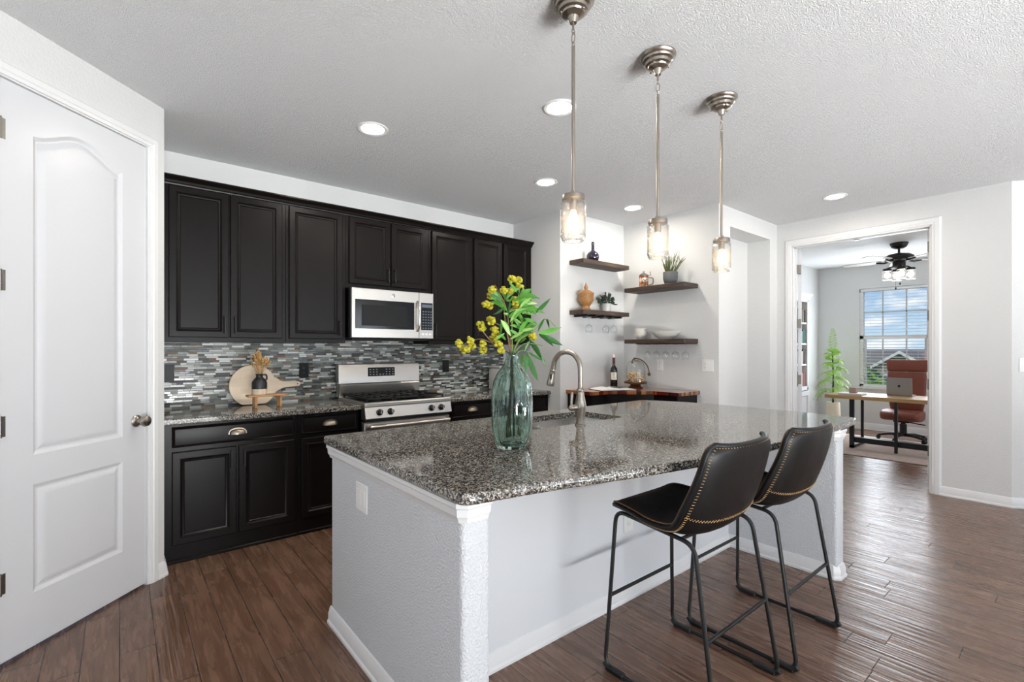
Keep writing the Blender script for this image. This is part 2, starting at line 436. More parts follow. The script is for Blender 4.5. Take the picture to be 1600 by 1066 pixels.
def thing(name, label, cat, loc=(0, 0, 0), group=None):
    o = bpy.data.objects.new(name, None); C.objects.link(o); o.location = loc; o.empty_display_size = .05
    ORI[o.name] = Vector(loc); o['label'] = label; o['category'] = cat
    if group: o['group'] = group
    return o
def tag(o, label, cat, group=None, kind=None):
    if label: o['label'] = label
    if cat: o['category'] = cat
    if group: o['group'] = group
    if kind: o['kind'] = kind
    return o
def struct(o): o['kind'] = 'structure'; return o
def part(o, label=None):
    if label: o['label'] = label
    return o
def dup(root, loc, rotz=0.0, label=None, group=None):
    def cp(o, par):
        c = o.copy(); C.objects.link(c); c.parent = par
        for ch in o.children: cp(ch, c)
        return c
    kids = list(root.children)
    r = root.copy(); C.objects.link(r)
    for ch in kids: cp(ch, r)
    r.location = loc; r.rotation_euler = (0, 0, rotz)
    if label: r['label'] = label
    if group: r['group'] = group
    return r
def arc(c, r, a0, a1, n, P):
    return [P(c[0] + r * math.cos(a0 + (a1 - a0) * i / n), c[1] + r * math.sin(a0 + (a1 - a0) * i / n)) for i in range(n + 1)]
def fillet(pts, r, n=5, closed=False):
    """round the corners of a 3-D polyline"""
    pts = [Vector(p) for p in pts]; out = []; m = len(pts)
    for i, p in enumerate(pts):
        if not closed and i in (0, m - 1): out.append(p); continue
        a = pts[i - 1]; b = pts[(i + 1) % m]
        d1 = (a - p); d2 = (b - p); k = min(r, d1.length * .45, d2.length * .45)
        q0 = p + d1.normalized() * k; q1 = p + d2.normalized() * k
        for j in range(n + 1):
            u = j / n; out.append(q0 * (1 - u) ** 2 + p * 2 * u * (1 - u) + q1 * u * u)
    return out
# ================================================================== SETTING
CH = 2.743
def sbox(name, mat, *b): return struct(M().box(*b).build(name, mat, smooth=0))
sbox('floor', 'floor', -3.7, 9.72, -4.2, 4.35, -.06, 0)
sbox('ceiling', 'ceil', -3.7, 5.86, -4.2, 4.35, CH, CH + .1)
sbox('ceiling_office', 'ceil2', 5.86, 9.72, -1.3, 3.3, CH, CH + .1)
sbox('wall_back', 'wall', .0, 3.47, 4.2, 4.35, 0, CH)
# pantry corner: diagonal wall with a door
PC = Vector((.2025, 3.4815, 0)); PU = Vector((.70711, .70711, 0)); PN = Vector((.70711, -.70711, 0))
def PP(s, v, w):                       # s = distance from the corner along the wall, w = out into the room
    q = PC - PU * s + PN * w; return (q.x, q.y, v)
def pbox(m, s0, s1, v0, v1, w0, w1):
    return m.loops([[PP(s0, v0, w), PP(s1, v0, w), PP(s1, v1, w), PP(s0, v1, w)] for w in (w0, w1)])
DS0, DS1, DZ = .115, .83, 2.47
m = M()
pbox(m, .0, DS0 - .012, 0, CH, -.12, 0); pbox(m, DS0 - .012, DS1 + .012, DZ + .005, CH, -.12, 0); pbox(m, DS1 + .012, 2.2, 0, CH, -.12, 0)
struct(m.build('wall_pantry', 'wall', smooth=0))
sbox('wall_pantry_return', 'wall', .09, .2025, 3.50, 4.2, 0, CH)
def casing(m, s0, s1, top, wid=.055, d=.016, P=PP):
    def jamb(a, b, v0, v1):
        pbox(m, a, b, v0, v1, 0.0, d)
    prof = [(0, 0), (0, d * .55), (.004, d * .7), (.016, d * .72), (.02, d), (.045, d), (.052, d * .6), (wid, 0)]
    L = []
    path = [(s0, 0, 1, 0), (s0, top, 1, 1), (s1, top, -1, 1), (s1, 0, -1, 0)]
    for s, v, ds, dv in path:
        L.append([P(s - ds * a, v + dv * a, w) for a, w in prof])
    m.loops(L, False, False, False); return m
m = casing(M(), DS0 - .01, DS1 + .01, DZ + .01); struct(m.build('trim_1', 'trim', smooth=30))
m = M()
for a, b in ((DS0 - .012, DS0 - .003), (DS1 + .003, DS1 + .012)): pbox(m, a, b, 0, DZ + .005, -.12, .001)
pbox(m, DS0 - .012, DS1 + .012, DZ + .003, DZ + .008, -.12, .001); pbox(m, DS0 - .004, DS0 + .012, 0, DZ, -.09, -.05); pbox(m, DS1 - .012, DS1 + .004, 0, DZ, -.09, -.05)
struct(m.build('trim_2', 'trim', smooth=0))
# pantry door : two moulded panels, the upper one arched
def DP(u, v, w): return PP(-u, v, w - .042)
def arch(u0, u1, v0, v1, rise, n=28):
    pts = [(u0, v0), (u1, v0), (u1, v1)]
    for i in range(1, n):
        q = i / n; pts.append((u1 + (u0 - u1) * q, v1 + rise * math.sin(PI * q) ** 1.7))
    pts.append((u0, v1)); return pts
PR = [(0, 0), (.006, -.003), (.016, -.009), (.024, -.0095), (.034, -.006), (.048, -.001), (.054, -.0005)]
m = M(); m.panel(-DS1, -DS0, .012, DZ, .035, [arch(-.70, -.262, .862, 2.275, .08), [(-.70, .25), (-.262, .25), (-.262, .73), (-.70, .73)]], PR, DP)
door = m.build('door_1', 'door', smooth=20, normals=True); struct(door)
m = M(); q = Matrix.Rotation(0, 4, 'Z')
kb = Matrix(((PN.x, 0, 0), (PN.y, 0, 0), (0, 0, 1))).to_4x4() if False else None
axm = Vector((0, 0, 1)).rotation_difference(PN).to_matrix()
kc = Vector(PP(.178, .935, -.007))
m.lathe([(.001, 0), (.033, 0), (.033, .004), (.026, .01), (.014, .014), (.011, .03), (.014, .036), (.027, .043), (.031, .055), (.027, .066), (.012, .072), (.001, .073)], kc, 24, axm)
m.build('door_knob', 'nickel', door)
for hz in (2.257, 1.621, 1.005, .345):
    m = M(); m.cyl(PP(DS1 + .002, hz - .045, .0), PP(DS1 + .002, hz + .045, .0), .0065)
    pbox(m, DS1 - .022, DS1 + .001, hz - .043, hz + .043, -.0065, -.0045); pbox(m, DS1 + .003, DS1 + .012, hz - .043, hz + .043, -.002, .0025)
    m.build('hinge', 'hinge', door)
# baseboards
def bprof(h=.085, d=.014): return [(0, 0), (d + .006, 0), (d + .006, .012), (d, .02), (d, h * .62), (d * .75, h * .72), (d * .7, h * .8), (d * .3, h * .96), (0, h)]
def bboard(name, pts, h=.085, mat='trim', parent=None, closed=False):
    """pts: plan polyline; the board stands on the LEFT of its direction"""
    m = M(); n = len(pts); L = []
    for i, p in enumerate(pts):
        p = Vector(p); a = Vector(pts[i - 1]) if (i or closed) else None; b = Vector(pts[(i + 1) % n]) if (i < n - 1 or closed) else None
        ns = [Vector((-(e.y), e.x)).normalized() for e in ([p - a] if a else []) + ([b - p] if b else [])]
        k = ns[0] if len(ns) == 1 else (ns[0] + ns[1]) / max(1 + ns[0].dot(ns[1]), .25)
        L.append([(p.x + k.x * o, p.y + k.y * o, z) for o, z in bprof(h)])
    if closed: L.append(L[0])
    m.loops(L, True, not closed, not closed)
    o = m.build(name, mat, parent, smooth=25)
    return o if parent else struct(o)
bboard('baseboard_pantry', [PP(.055, 0, 0)[:2], PP(.0, 0, 0)[:2], (.2025, 3.60)][::-1], .085)
bboard('baseboard_pantry_left', [PP(.9, 0, 0)[:2], PP(2.2, 0, 0)[:2]][::1], .085)

# right side: kitchen wing, bar nook, niche wall
sbox('wall_kitchen_wing', 'wall', 3.455, 4.60, 3.455, 4.35, 0, CH)
m = M(); m.box(4.48, 4.706, 2.325, 3.455, 0, CH); m.box(4.706, 5.616, 2.575, 2.75, 0, CH); m.box(5.616, 5.92, 2.325, 2.75, 0, CH); m.box(4.706, 5.616, 2.325, 2.575, 2.555, CH)
struct(m.build('wall_nook_right', 'wall', smooth=0))
OY0, OY1, OZ = .985, 2.165, 2.475
m = M(); m.box(5.80, 5.92, OY1, 2.325, 0, CH); m.box(5.80, 5.92, OY0, OY1, OZ, CH); m.box(5.80, 5.92, .465, OY0, 0, CH)
struct(m.build('wall_office_front', 'wall', smooth=0))
# chamfered corner beyond the office door, then the living side
m = M(); a = Vector((5.80, .465)); b = Vector((6.75, -.62))
m.loops([[(a.x, a.y, z), (b.x, b.y, z), (b.x + .12, b.y + .06, z), (a.x + .12, a.y + .02, z)] for z in (0, CH)])
struct(m.build('wall_diagonal', 'wall', smooth=0))
sbox('wall_living_right', 'wall', 6.75, 6.87, -4.2, -.6, 0, CH)
bboard('baseboard_office_front', [(6.75, -.62), (5.80, .465), (5.80, OY0 - .06)], .085)
bboard('baseboard_niche', [(5.80, OY1 + .07), (5.80, 2.325), (5.616, 2.325), (5.616, 2.575), (4.706, 2.575), (4.706, 2.325), (4.48, 2.325), (4.48, 2.5)], .085)
# rear and left walls of the living side with their windows (behind the camera)
m = M(); Z1, Z2 = .5, 2.4
m.box(-3.7, -.75, -4.2, -4.0, 0, CH); m.box(-.75, 1.95, -4.2, -4.0, 2.35, CH); m.box(1.95, 2.8, -4.2, -4.0, 0, CH)
m.box(2.8, 5.2, -4.2, -4.0, 0, Z1); m.box(2.8, 5.2, -4.2, -4.0, Z2, CH); m.box(5.2, 6.87, -4.2, -4.0, 0, CH)
struct(m.build('wall_rear', 'wall', smooth=0))
m = M(); m.box(-3.7, -3.5, -4.0, -2.75, 0, CH); m.box(-3.7, -3.5, -2.75, -.45, 0, .5); m.box(-3.7, -3.5, -2.75, -.45, 2.4, CH); m.box(-3.7, -3.5, -.45, 2.4, 0, CH)
m.box(-3.7, -1.2, 2.15, 2.3, 0, CH)
struct(m.build('wall_left', 'wall', smooth=0))
def rear_window(name, x0, x1, z0, z1, nx, slats=True):
    m = M(); y = -4.05
    m.box(x0, x0 + .05, y - .03, y + .03, z0, z1); m.box(x1 - .05, x1, y - .03, y + .03, z0, z1); m.box(x0, x1, y - .03, y + .03, z0, z0 + .05); m.box(x0, x1, y - .03, y + .03, z1 - .05, z1)
    for i in range(1, nx): q = x0 + (x1 - x0) * i / nx; m.box(q - .035, q + .035, y - .03, y + .03, z0, z1)
    o = struct(m.build(name, 'trim', smooth=0))
    if slats:
        m = M(); k = int((z1 - z0 - .1) / .05)
        for i in range(k): zz = z0 + .07 + i * .05; m.box(x0 + .03, x1 - .03, -4.015, -3.975, zz, zz + .004)
        m.build('blind_slats', 'trim', o, smooth=0)
rear_window('window_2', 2.8, 5.2, Z1, Z2, 3); rear_window('window_3', -.75, 1.95, .02, 2.35, 3, False)

# office shell
sbox('wall_office_left', 'wall', 5.92, 9.6, 3.15, 3.3, 0, CH)
WY0, WY1, WZ0, WZ1 = 1.63, 2.545, .70, 2.335
m = M(); m.box(9.6, 9.72, -1.3, WY0, 0, CH); m.box(9.6, 9.72, WY1, 3.3, 0, CH); m.box(9.6, 9.72, WY0, WY1, 0, WZ0); m.box(9.6, 9.72, WY0, WY1, WZ1, CH)
struct(m.build('wall_office_far', 'wall', smooth=0))
m = M(); m.box(5.92, 7.1, -1.3, -1.1, 0, CH); m.box(8.9, 9.6, -1.3, -1.1, 0, CH); m.box(7.1, 8.9, -1.3, -1.1, 0, .6); m.box(7.1, 8.9, -1.3, -1.1, 2.4, CH); m.box(5.92, 6.0, -1.1, -.3, 0, CH)
struct(m.build('wall_office_right', 'wall', smooth=0))
sbox('wall_office_side', 'wall', 5.92, 5.98, -.3, .45, 0, CH)
bboard('baseboard_office_far', [(9.6, -1.1), (9.6, 3.15), (8.26, 3.15)], .11)
# office door casing + jamb
def OP(s, v, w): return (5.80 - w, s, v)
m = M(); prof = [(0, 0), (0, .009), (.004, .012), (.02, .012), (.024, .016), (.056, .016), (.064, .009), (.07, 0)]
L = []
for s, v, ds, dv in [(OY0 - .006, 0, -1, 0), (OY0 - .006, OZ + .006, -1, 1), (OY1 + .006, OZ + .006, 1, 1), (OY1 + .006, 0, 1, 0)]:
    L.append([OP(s + ds * a, v + dv * a, w) for a, w in prof])
m.loops(L, False, False, False); struct(m.build('trim_3', 'trim', smooth=30))
m = M(); m.box(5.797, 5.925, OY0 - .008, OY0 + .008, 0, OZ); m.box(5.797, 5.925, OY1 - .008, OY1 + .008, 0, OZ); m.box(5.797, 5.925, OY0, OY1, OZ - .008, OZ + .008)
m.box(5.84, 5.88, OY0, OY0 + .02, 0, OZ); m.box(5.84, 5.88, OY1 - .02, OY1, 0, OZ); m.box(5.84, 5.88, OY0, OY1, OZ - .02, OZ)
struct(m.build('trim_4', 'trim', smooth=0))
m = M(); m.box(5.835, 5.885, (OY0 + OY1) / 2 - .02, (OY0 + OY1) / 2 + .02, OZ - .026, OZ - .018, .002); struct(m.build('trim_5', 'nickel', smooth=0))
# the two leaves swung open into the office
for nm, yh, sg in (('door_2', OY1 - .012, -1), ('door_3', OY0 + .012, 1)):
    y0, y1 = sorted((yh, yh + sg * .036)); m = M()
    m.panel(5.945, 6.515, .012, OZ - .02, .036, [[(6.03, .25), (6.43, .25), (6.43, .73), (6.03, .73)], [(6.03, .86), (6.43, .86), (6.43, 2.33), (6.03, 2.33)]], PR, (lambda u, v, w: (u, y0 + w, v)) if sg > 0 else (lambda u, v, w: (u, y1 - w, v)))
    o = struct(m.build(nm, 'door', smooth=20, origin=(5.932, yh, 0)))
    if sg < 0: o.rotation_euler = (0, 0, math.radians(20))
    for hz in (2.23, 1.62, .99) if sg < 0 else (2.30, 1.65, 1.0, .37):
        m = M(); m.box(5.905, 5.943, yh - sg * .004, yh + sg * .03, hz - .05, hz + .05, .002); m.cyl((5.932, yh - sg * .006, hz - .05), (5.932, yh - sg * .006, hz + .05), .007)
        m.build('hinge', 'hinge', o)
# office window: sash frames, muntins, panes, blinds
m = M(); xa, xb = 9.62, 9.69; fw = .05
def yz(m, y0, y1, z0, z1, x0=xa, x1=xb): m.box(x0, x1, y0, y1, z0, z1)
yz(m, WY0, WY0 + fw, WZ0, WZ1); yz(m, WY1 - fw, WY1, WZ0, WZ1); yz(m, WY0, WY1, WZ0, WZ0 + fw); yz(m, WY0, WY1, WZ1 - fw, WZ1); yz(m, WY0, WY1, 1.50, 1.56)
yz(m, WY0 + fw, WY0 + fw + .03, WZ0, 1.53, 9.645); yz(m, WY1 - fw - .03, WY1 - fw, WZ0, 1.53, 9.645)
wo = struct(m.build('window_1', 'trim', smooth=0))
m = M(); third = (WY1 - WY0) / 3
for i in (1, 2): yz(m, WY0 + third * i - .009, WY0 + third * i + .009, WZ0, WZ1, 9.66, 9.672)
yz(m, WY0, WY1, 1.93, 1.948, 9.66, 9.672); yz(m, WY0, WY1, 1.09, 1.108, 9.66, 9.672)
m.build('muntin_bars', 'trim', wo, smooth=0)
m = M(); yz(m, WY0 + fw, WY1 - fw, WZ0 + fw, WZ1 - fw, 9.674, 9.678); m.build('window_pane', 'pane', wo, smooth=0)
m = M(); m.box(9.56, 9.66, WY0 - .02, WY1 + .02, WZ0 - .025, WZ0 + .004, .004); m.build('window_sill', 'trim', wo, smooth=0)
b = thing('window_blind', 'white horizontal slat blind lowered over the office window', 'blind', (9.63, (WY0 + WY1) / 2, WZ0))
m = M(); m.box(9.605, 9.655, WY0 + .012, WY1 - .012, WZ1 - .045, WZ1 - .004, .004); m.build('headrail', 'trim', b)
m = M()
z = WZ1 - .075
while z > WZ0 + .06:
    m.loops([[(9.608, WY0 + .015, z - .009), (9.63, WY0 + .015, z), (9.652, WY0 + .015, z - .001), (9.63, WY0 + .015, z - .005)], [(9.608, WY1 - .015, z - .009), (9.63, WY1 - .015, z), (9.652, WY1 - .015, z - .001), (9.63, WY1 - .015, z - .005)]])
    z -= .05
m.build('slats', 'trim', b, smooth=0)
for yy_ in (WY0 + .15, WY1 - .15):
    m = M(); m.cyl((9.606, yy_, WZ0 + .01), (9.606, yy_, WZ1 - .04), .0012, n=6); m.build('ladder_cord', 'trim', b)
m = M(); m.box(9.61, 9.65, WY0 + .015, WY1 - .015, WZ0 + .006, WZ0 + .022, .003); m.build('bottom_rail', 'trim', b)

# outside the office window
MAT['siding'] = plain('taupe_siding', (140, 132, 114), .8); MAT['roof'] = plain('brown_grey_shingles', (116, 108, 100), .9, 0, .2, .25, 2.0)
MAT['fascia'] = plain('white_fascia', (226, 222, 212), .6); MAT['lawn'] = plain('lawn', (104, 128, 70), .95, 0, .2, .3, 3)
MAT['shrub'] = plain('shrub_leaf', (118, 160, 66), .7, 0, .3, .4, 1.5); MAT['dark_pane'] = plain('house_window_pane', (92, 104, 116), .15)
o = M().box(14, 120, -60, 90, -5.2, -5.0).build('lawn_outside', 'lawn', smooth=0); o['kind'] = 'structure'
hx = 60.0
h = thing('neighbour_house', 'taupe house with grey shingle roof and white gable seen through the office window', 'house', (hx, 13, -5))
m = M(); m.box(hx, hx + 9, 4, 30, -5, -.45); m.build('house_wall', 'siding', h, smooth=0)
m = M(); m.loops([[(hx - .6, y, -.6), (hx - .6, y, -.42), (hx + 4.5, y, 1.33), (hx + 9.6, y, -.42), (hx + 9.6, y, -.6)] for y in (3.4, 30.6)]); m.build('roof', 'roof', h, smooth=0)
def gable(yc, hw, zt, zb, x0):
    m = M(); m.loops([[(x0, yc - hw * .84, zb - 4), (x0, yc + hw * .84, zb - 4), (x0, yc + hw * .84, zb), (x0, yc, zt - .15), (x0, yc - hw * .84, zb)], [(x0 + 5, yc - hw * .84, zb - 4), (x0 + 5, yc + hw * .84, zb - 4), (x0 + 5, yc + hw * .84, zb), (x0 + 5, yc, zt - .15), (x0 + 5, yc - hw * .84, zb)]])
    g = m.build('gable_wall', 'siding', h, smooth=0)
    m = M()
    for sg in (-1, 1): m.loops([[(x, yc, zt), (x, yc + sg * hw, zb), (x, yc + sg * hw, zb - .28), (x, yc, zt - .28)] for x in (x0 - .4, x0 - .3)])
    m.build('fascia_board', 'fascia', h, smooth=0)
    m = M()
    for sg in (-1, 1): m.loops([[(x, yc, zt + .02), (x, yc + sg * hw, zb + .02), (x, yc + sg * hw, zb - .1), (x, yc, zt - .1)] for x in (x0 - .3, x0 + 6)])
    m.build('gable_roof', 'roof', h, smooth=0)
gable(12.2, 2.3, 1.2, -.35, hx - 1.5); gable(7.6, 2.0, .1, -1.0, hx - 2.5)
m = M(); m.box(hx - 1.62, hx - 1.5, 12.3, 14.0, -3.2, -1.1); f = m.build('house_window', 'fascia', h, smooth=0)
m = M(); m.box(hx - 1.66, hx - 1.6, 12.42, 13.1, -3.1, -1.2); m.box(hx - 1.66, hx - 1.6, 13.2, 13.88, -3.1, -1.2); m.build('pane', 'dark_pane', f, smooth=0)
def blob(name, c, r, n, label):
    rr = random.Random(name + str(c)); m = M()
    for i in range(n):
        d = Vector((rr.gauss(0, 1), rr.gauss(0, 1), rr.gauss(0, 1))).normalized(); q = Vector(c) + d * r * rr.uniform(.55, 1.0)
        a = d.orthogonal().normalized(); b_ = d.cross(a); s_ = r * .16
        m.face([m.bm.verts.new(q + a * s_), m.bm.verts.new(q + b_ * s_ + d * .1 * r), m.bm.verts.new(q - a * s_), m.bm.verts.new(q - b_ * s_ - d * .05 * r)])
    m.sphere(c, r * .62)
    return tag(m.build(name, 'shrub', smooth=0, normals=False), label, 'shrub')
o = M().box(9.9, 18, -8, 12, -5.0, -.1).build('garden_terrace', 'lawn', smooth=0); o['kind'] = 'structure'
blob('garden_shrub', (14, 3.6, .4), .5, 420, 'leafy green shrub outside the window in front of the taupe house')
blob('garden_shrub', (14.2, 2.75, .17), .27, 200, 'low green shrub outside the window right of the taller shrub')
# ================================================================== KITCHEN CABINETS
CPR = [(0, 0), (.003, .0015), (.007, -.001), (.013, -.006), (.021, -.008), (.025, -.0125), (.028, -.0125)]
def cab_door(name, par, x0, x1, z0, z1, yf, fr=.04):
    P = lambda u, v, w: (u, yf + .02 - w, v)
    m = M(); m.panel(x0, x1, z0, z1, .02, [[(x0 + fr, z0 + fr), (x1 - fr, z0 + fr), (x1 - fr, z1 - fr), (x0 + fr, z1 - fr)]], CPR, P, .004)
    return m.build(name, 'black_cab', par, smooth=20)
def bar_pull(par, x, z0, z1, yf):
    m = M(); m.box(x - .005, x + .005, yf - .032, yf - .022, z0, z1, .002)
    for z in (z0 + .012, z1 - .012): m.box(x - .004, x + .004, yf - .024, yf + .001, z - .004, z + .004)
    return part(m.build('handle', 'matte_black', par, smooth=30), 'matte black bar handle')
def cup_pull(par, x, z, yf, w=.048):
    m = M(); L = []
    for i in range(9):
        a = PI * i / 8; ring = []
        for j in range(15):
            b_ = PI * j / 14
            ring.append((x - w * math.cos(b_), yf - .001 - .026 * math.sin(b_) * math.sin(a * .5 + .02), z - .012 + (.034 * math.sin(b_) ** .6) * math.cos(a * .5)))
        L.append(ring)
    m.loops(L, False, False, False)
    m.loops([[(x - (w + .006) * math.cos(PI * j / 20), yf - y, z - .012 + .042 * math.sin(PI * j / 20) ** .7) for j in range(21)] for y in (0, .003)])
    return part(m.build('cup_pull', 'bronze', par, smooth=40), 'aged nickel cup pull')
def upper(label, x0, x1, z0, doors, handles, z1=2.425):
    t = thing('wall_cabinet', label, 'cabinet', ((x0 + x1) / 2, 4.05, z0), 'black upper cabinets')
    m = M(); m.box(x0 + .0005, x1 - .0005, 3.896, 4.198, z0, z1, .0015)
    m.build('cabinet_body', 'black_cab', t, smooth=0)
    for (a, b, za, zb), hd in zip(doors, handles):
        d = cab_door('cabinet_door', t, a, b, za, zb, 3.875)
        if hd: bar_pull(d, hd[0], hd[1], hd[2], 3.875)
    return t
ZB = 1.38
upper('black two-door upper cabinet at the pantry end over the round cutting board', .206, .972, ZB, [(.250, .595, 1.412, 2.42), (.605, .945, 1.412, 2.42)], [(.568, 1.44, 1.565), (.633, 1.44, 1.565)])
upper('black single-door upper cabinet just left of the microwave, reddish reflection', .972, 1.427, ZB, [(.994, 1.398, 1.412, 2.42)], [(1.372, 1.44, 1.565)])
upper('short black two-door cabinet directly above the microwave', 1.427, 2.196, 1.835, [(1.453, 1.812, 1.872, 2.42), (1.822, 2.170, 1.872, 2.42)], [(1.787, 1.90, 2.02), (1.847, 1.90, 2.02)])
upper('black single-door upper cabinet just right of the microwave', 2.196, 2.68, ZB, [(2.222, 2.664, 1.412, 2.42)], [(2.247, 1.44, 1.565)])
upper('black two-door upper cabinet at the far right end behind the yellow flowers', 2.68, 3.453, ZB, [(2.694, 3.036, 1.412, 2.42), (3.060, 3.398, 1.412, 2.42)], [(3.008, 1.44, 1.565), (3.088, 1.44, 1.565)])
m = M(); prof = [(3.90, 2.426), (3.888, 2.426), (3.886, 2.434), (3.878, 2.438), (3.872, 2.452), (3.858, 2.462), (3.850, 2.470), (3.846, 2.472), (3.846, 2.482), (3.90, 2.482)]
m.loops([[(x, y, z) for y, z in prof] for x in (.206, 3.453)])
tag(m.build('cabinet_crown', 'black_cab', smooth=20), 'long black stepped crown molding running along the upper cabinet tops', 'molding')

def base_cab(label, x0, x1, drawer, doors, pulls=True):
    t = thing('base_cabinet', label, 'cabinet', ((x0 + x1) / 2, 3.92, 0), 'black base cabinets along the back wall')
    m = M(); m.box(x0 + .0005, x1 - .0005, 3.631, 4.198, .0, .8645, .0015); m.build('cabinet_body', 'black_cab', t, smooth=0)
    m = M(); m.box(x0 + .001, x1 - .001, 3.619, 3.631, 0.0, .022, .004); m.build('shoe_strip', 'black_cab', t, smooth=30)
    P = lambda u, v, w: (u, 3.631 - w, v)
    a, b = drawer; m = M()
    m.panel(a, b, .72, .846, .021, [[(a + .012, .732), (b - .012, .732), (b - .012, .834), (a + .012, .834)]], [(0, -.004), (.003, 0), (.01, .001)], P, .007)
    d = m.build('drawer', 'black_cab', t, smooth=20); cup_pull(d, (a + b) / 2, .782, 3.61)
    for (u0, u1, hx_) in doors:
        d = cab_door('cabinet_door', t, u0, u1, .115, .69, 3.61)
        bar_pull(d, hx_, .555, .665, 3.61)
base_cab('black base cabinet with one wide drawer and two doors beside the pantry door', .206, .985, (.25, .96), [(.25, .598, .567), (.612, .96, .643)])
base_cab('narrow black base cabinet between the two-door cabinet and the range', .985, 1.434, (1.01, 1.41), [(1.01, 1.41, 1.375)])
base_cab('black base cabinet with a cup pull drawer just right of the range', 2.211, 2.74, (2.27, 2.705), [(2.27, 2.705, 2.305)])
base_cab('black base cabinet at the right end behind the glass vase', 2.74, 3.453, (2.78, 3.415), [(2.78, 3.09, 3.06), (3.105, 3.415, 3.135)])
def slab(name, poly, z0, z1, label, ch=.006):
    m = M(); m.prism(poly, z0, z1, None, ch); return tag(m.build(name, 'granite', smooth=25), label, 'countertop')
slab('wall_countertop', [(.204, 3.588), (1.437, 3.588), (1.437, 4.186), (.204, 4.186)], .865, .902, 'speckled granite countertop left of the range under the cutting board')
slab('wall_countertop', [(2.209, 3.588), (3.453, 3.588), (3.453, 4.186), (2.209, 4.186)], .865, .902, 'speckled granite countertop right of the range')
m = M(); m.box(.206, 3.30, 4.187, 4.1995, .902, 1.379); m.box(1.43, 2.192, 4.187, 4.1995, 1.379, 1.4075)
tag(m.build('tile_backsplash', 'mosaic', smooth=0), 'gray and brown glass strip mosaic backsplash below the black upper cabinets', 'backsplash')

def plate(name, label, P, w, h, mat, kind, group=None):
    """wall plate: kind 'outlet', 'rocker2', 'rocker1', 'plain'; P maps (u,v,out) to the world, centred"""
    o = P(0, -h / 2, 0); t = thing(name, label, 'outlet' if 'outlet' in name else 'switch', o, group)
    m = M(); m.prism([(-w / 2, -h / 2), (w / 2, -h / 2), (w / 2, h / 2), (-w / 2, h / 2)], .0005, .006, P, .0022); m.build('cover_plate', mat, t, smooth=0)
    n = 2 if kind.endswith('2') else 1
    for i in range(n):
        uc = 0 if n == 1 else (-.023 if i == 0 else .023)
        if kind == 'outlet' or (kind == 'mix2' and i == 0):
            for vc in (.02, -.02):
                m = M(); m.prism([(uc + .0165 * math.cos(a * PI / 8), vc + .0145 * math.sin(a * PI / 8)) for a in range(16)], .006, .008, P); r = m.build('receptacle', mat, t, smooth=0)
                m = M()
                for s_ in (-.006, .006): m.prism([(uc + s_ - .001, vc - .002), (uc + s_ + .001, vc - .002), (uc + s_ + .001, vc + .006), (uc + s_ - .001, vc + .006)], .008, .0083, P)
                m.prism([(uc + .002 * math.cos(a * PI / 4), vc - .0075 + .002 * math.sin(a * PI / 4)) for a in range(8)], .008, .0083, P)
                m.build('socket_slots', 'slot' if mat != 'black_plastic' else 'black_gloss', r, smooth=0)
        elif kind != 'plain':
            m = M(); m.prism([(uc - .0165, -.033), (uc + .0165, -.033), (uc + .0165, .033), (uc - .0165, .033)], .006, .0075, P, .0007)
            m.build('rocker', mat, t, smooth=0)
    return t
def PB(x, z): return lambda u, v, w: (x + u, 4.187 - w, z + v)
plate('wall_switch', 'black double switch plate on the mosaic beside the pantry corner', PB(.262, 1.158), .078, .125, 'black_plastic', 'rocker1')
plate('wall_outlet', 'black outlet on the mosaic between the cutting board and the range', PB(1.186, 1.156), .075, .122, 'black_plastic', 'outlet')
plate('wall_outlet', 'black outlet on the mosaic right of the range', PB(2.554, 1.16), .075, .122, 'black_plastic', 'outlet')
plate('wall_outlet', 'white outlet on the bar nook wall under the bowl shelf', lambda u, v, w: (4.48 - w, 2.975 - u, 1.163 + v), .075, .118, 'white_plastic', 'outlet')
plate('wall_switch', 'white double switch plate on the bar nook wall near its front corner', lambda u, v, w: (4.48 - w, 2.437 - u, 1.17 + v), .118, .118, 'white_plastic', 'mix2')

# ================================================================== RANGE
X0, X1 = 1.442, 2.204
t = thing('gas_range', 'stainless steel gas range with black grates between the base cabinets', 'range', ((X0 + X1) / 2, 3.86, 0))
m = M(); m.box(X0, X1, 3.60, 4.186, 0.03, .885); m.build('range_body', 'black_gloss', t, smooth=0)
m = M(); m.box(X0 - .001, X1 + .001, 3.525, 4.11, .885, .918, .006); m.build('cooktop', 'steel', t, smooth=30)
m = M(); m.box(X0 + .03, X1 - .03, 3.575, 4.085, .9182, .9215, .001); m.build('cooktop_pan', 'black_gloss', t, smooth=0)
m = M(); m.loops([[(x, 3.545, .79), (x, 3.512, .80), (x, 3.535, .884), (x, 3.60, .884), (x, 3.60, .79)] for x in (X0, X1)]); cp = m.build('front_control_panel', 'steel', t, smooth=0)
for kx in (1.556, 1.648, 2.012, 2.105):
    k = M(); ax = Vector((0, 0, 1)).rotation_difference(Vector((0, -1, .27)).normalized()).to_matrix()
    k.lathe([(.001, 0), (.026, 0), (.026, .006), (.021, .009), (.019, .028), (.016, .032), (.001, .032)], (kx, 3.5225, .842), 22, ax)
    kb = k.build('knob', 'black_gloss', t)
    m = M(); m.box(kx - .004, kx + .004, 3.481, 3.495, .832, .868, .002); m.build('knob_grip', 'steel', kb)
m = M(); m.box(X0 + .01, X1 - .01, 3.56, 3.61, .765, .792); m.build('vent_gap', 'matte_black', t, smooth=0)
m = M(); m.box(X0 + .002, X1 - .002, 3.545, 3.60, .20, .766, .006); od = m.build('oven_door', 'steel', t, smooth=30)
m = M(); m.box(X0 + .10, X1 - .10, 3.541, 3.546, .30, .62, .002); m.build('oven_window', 'black_gloss', od, smooth=0)
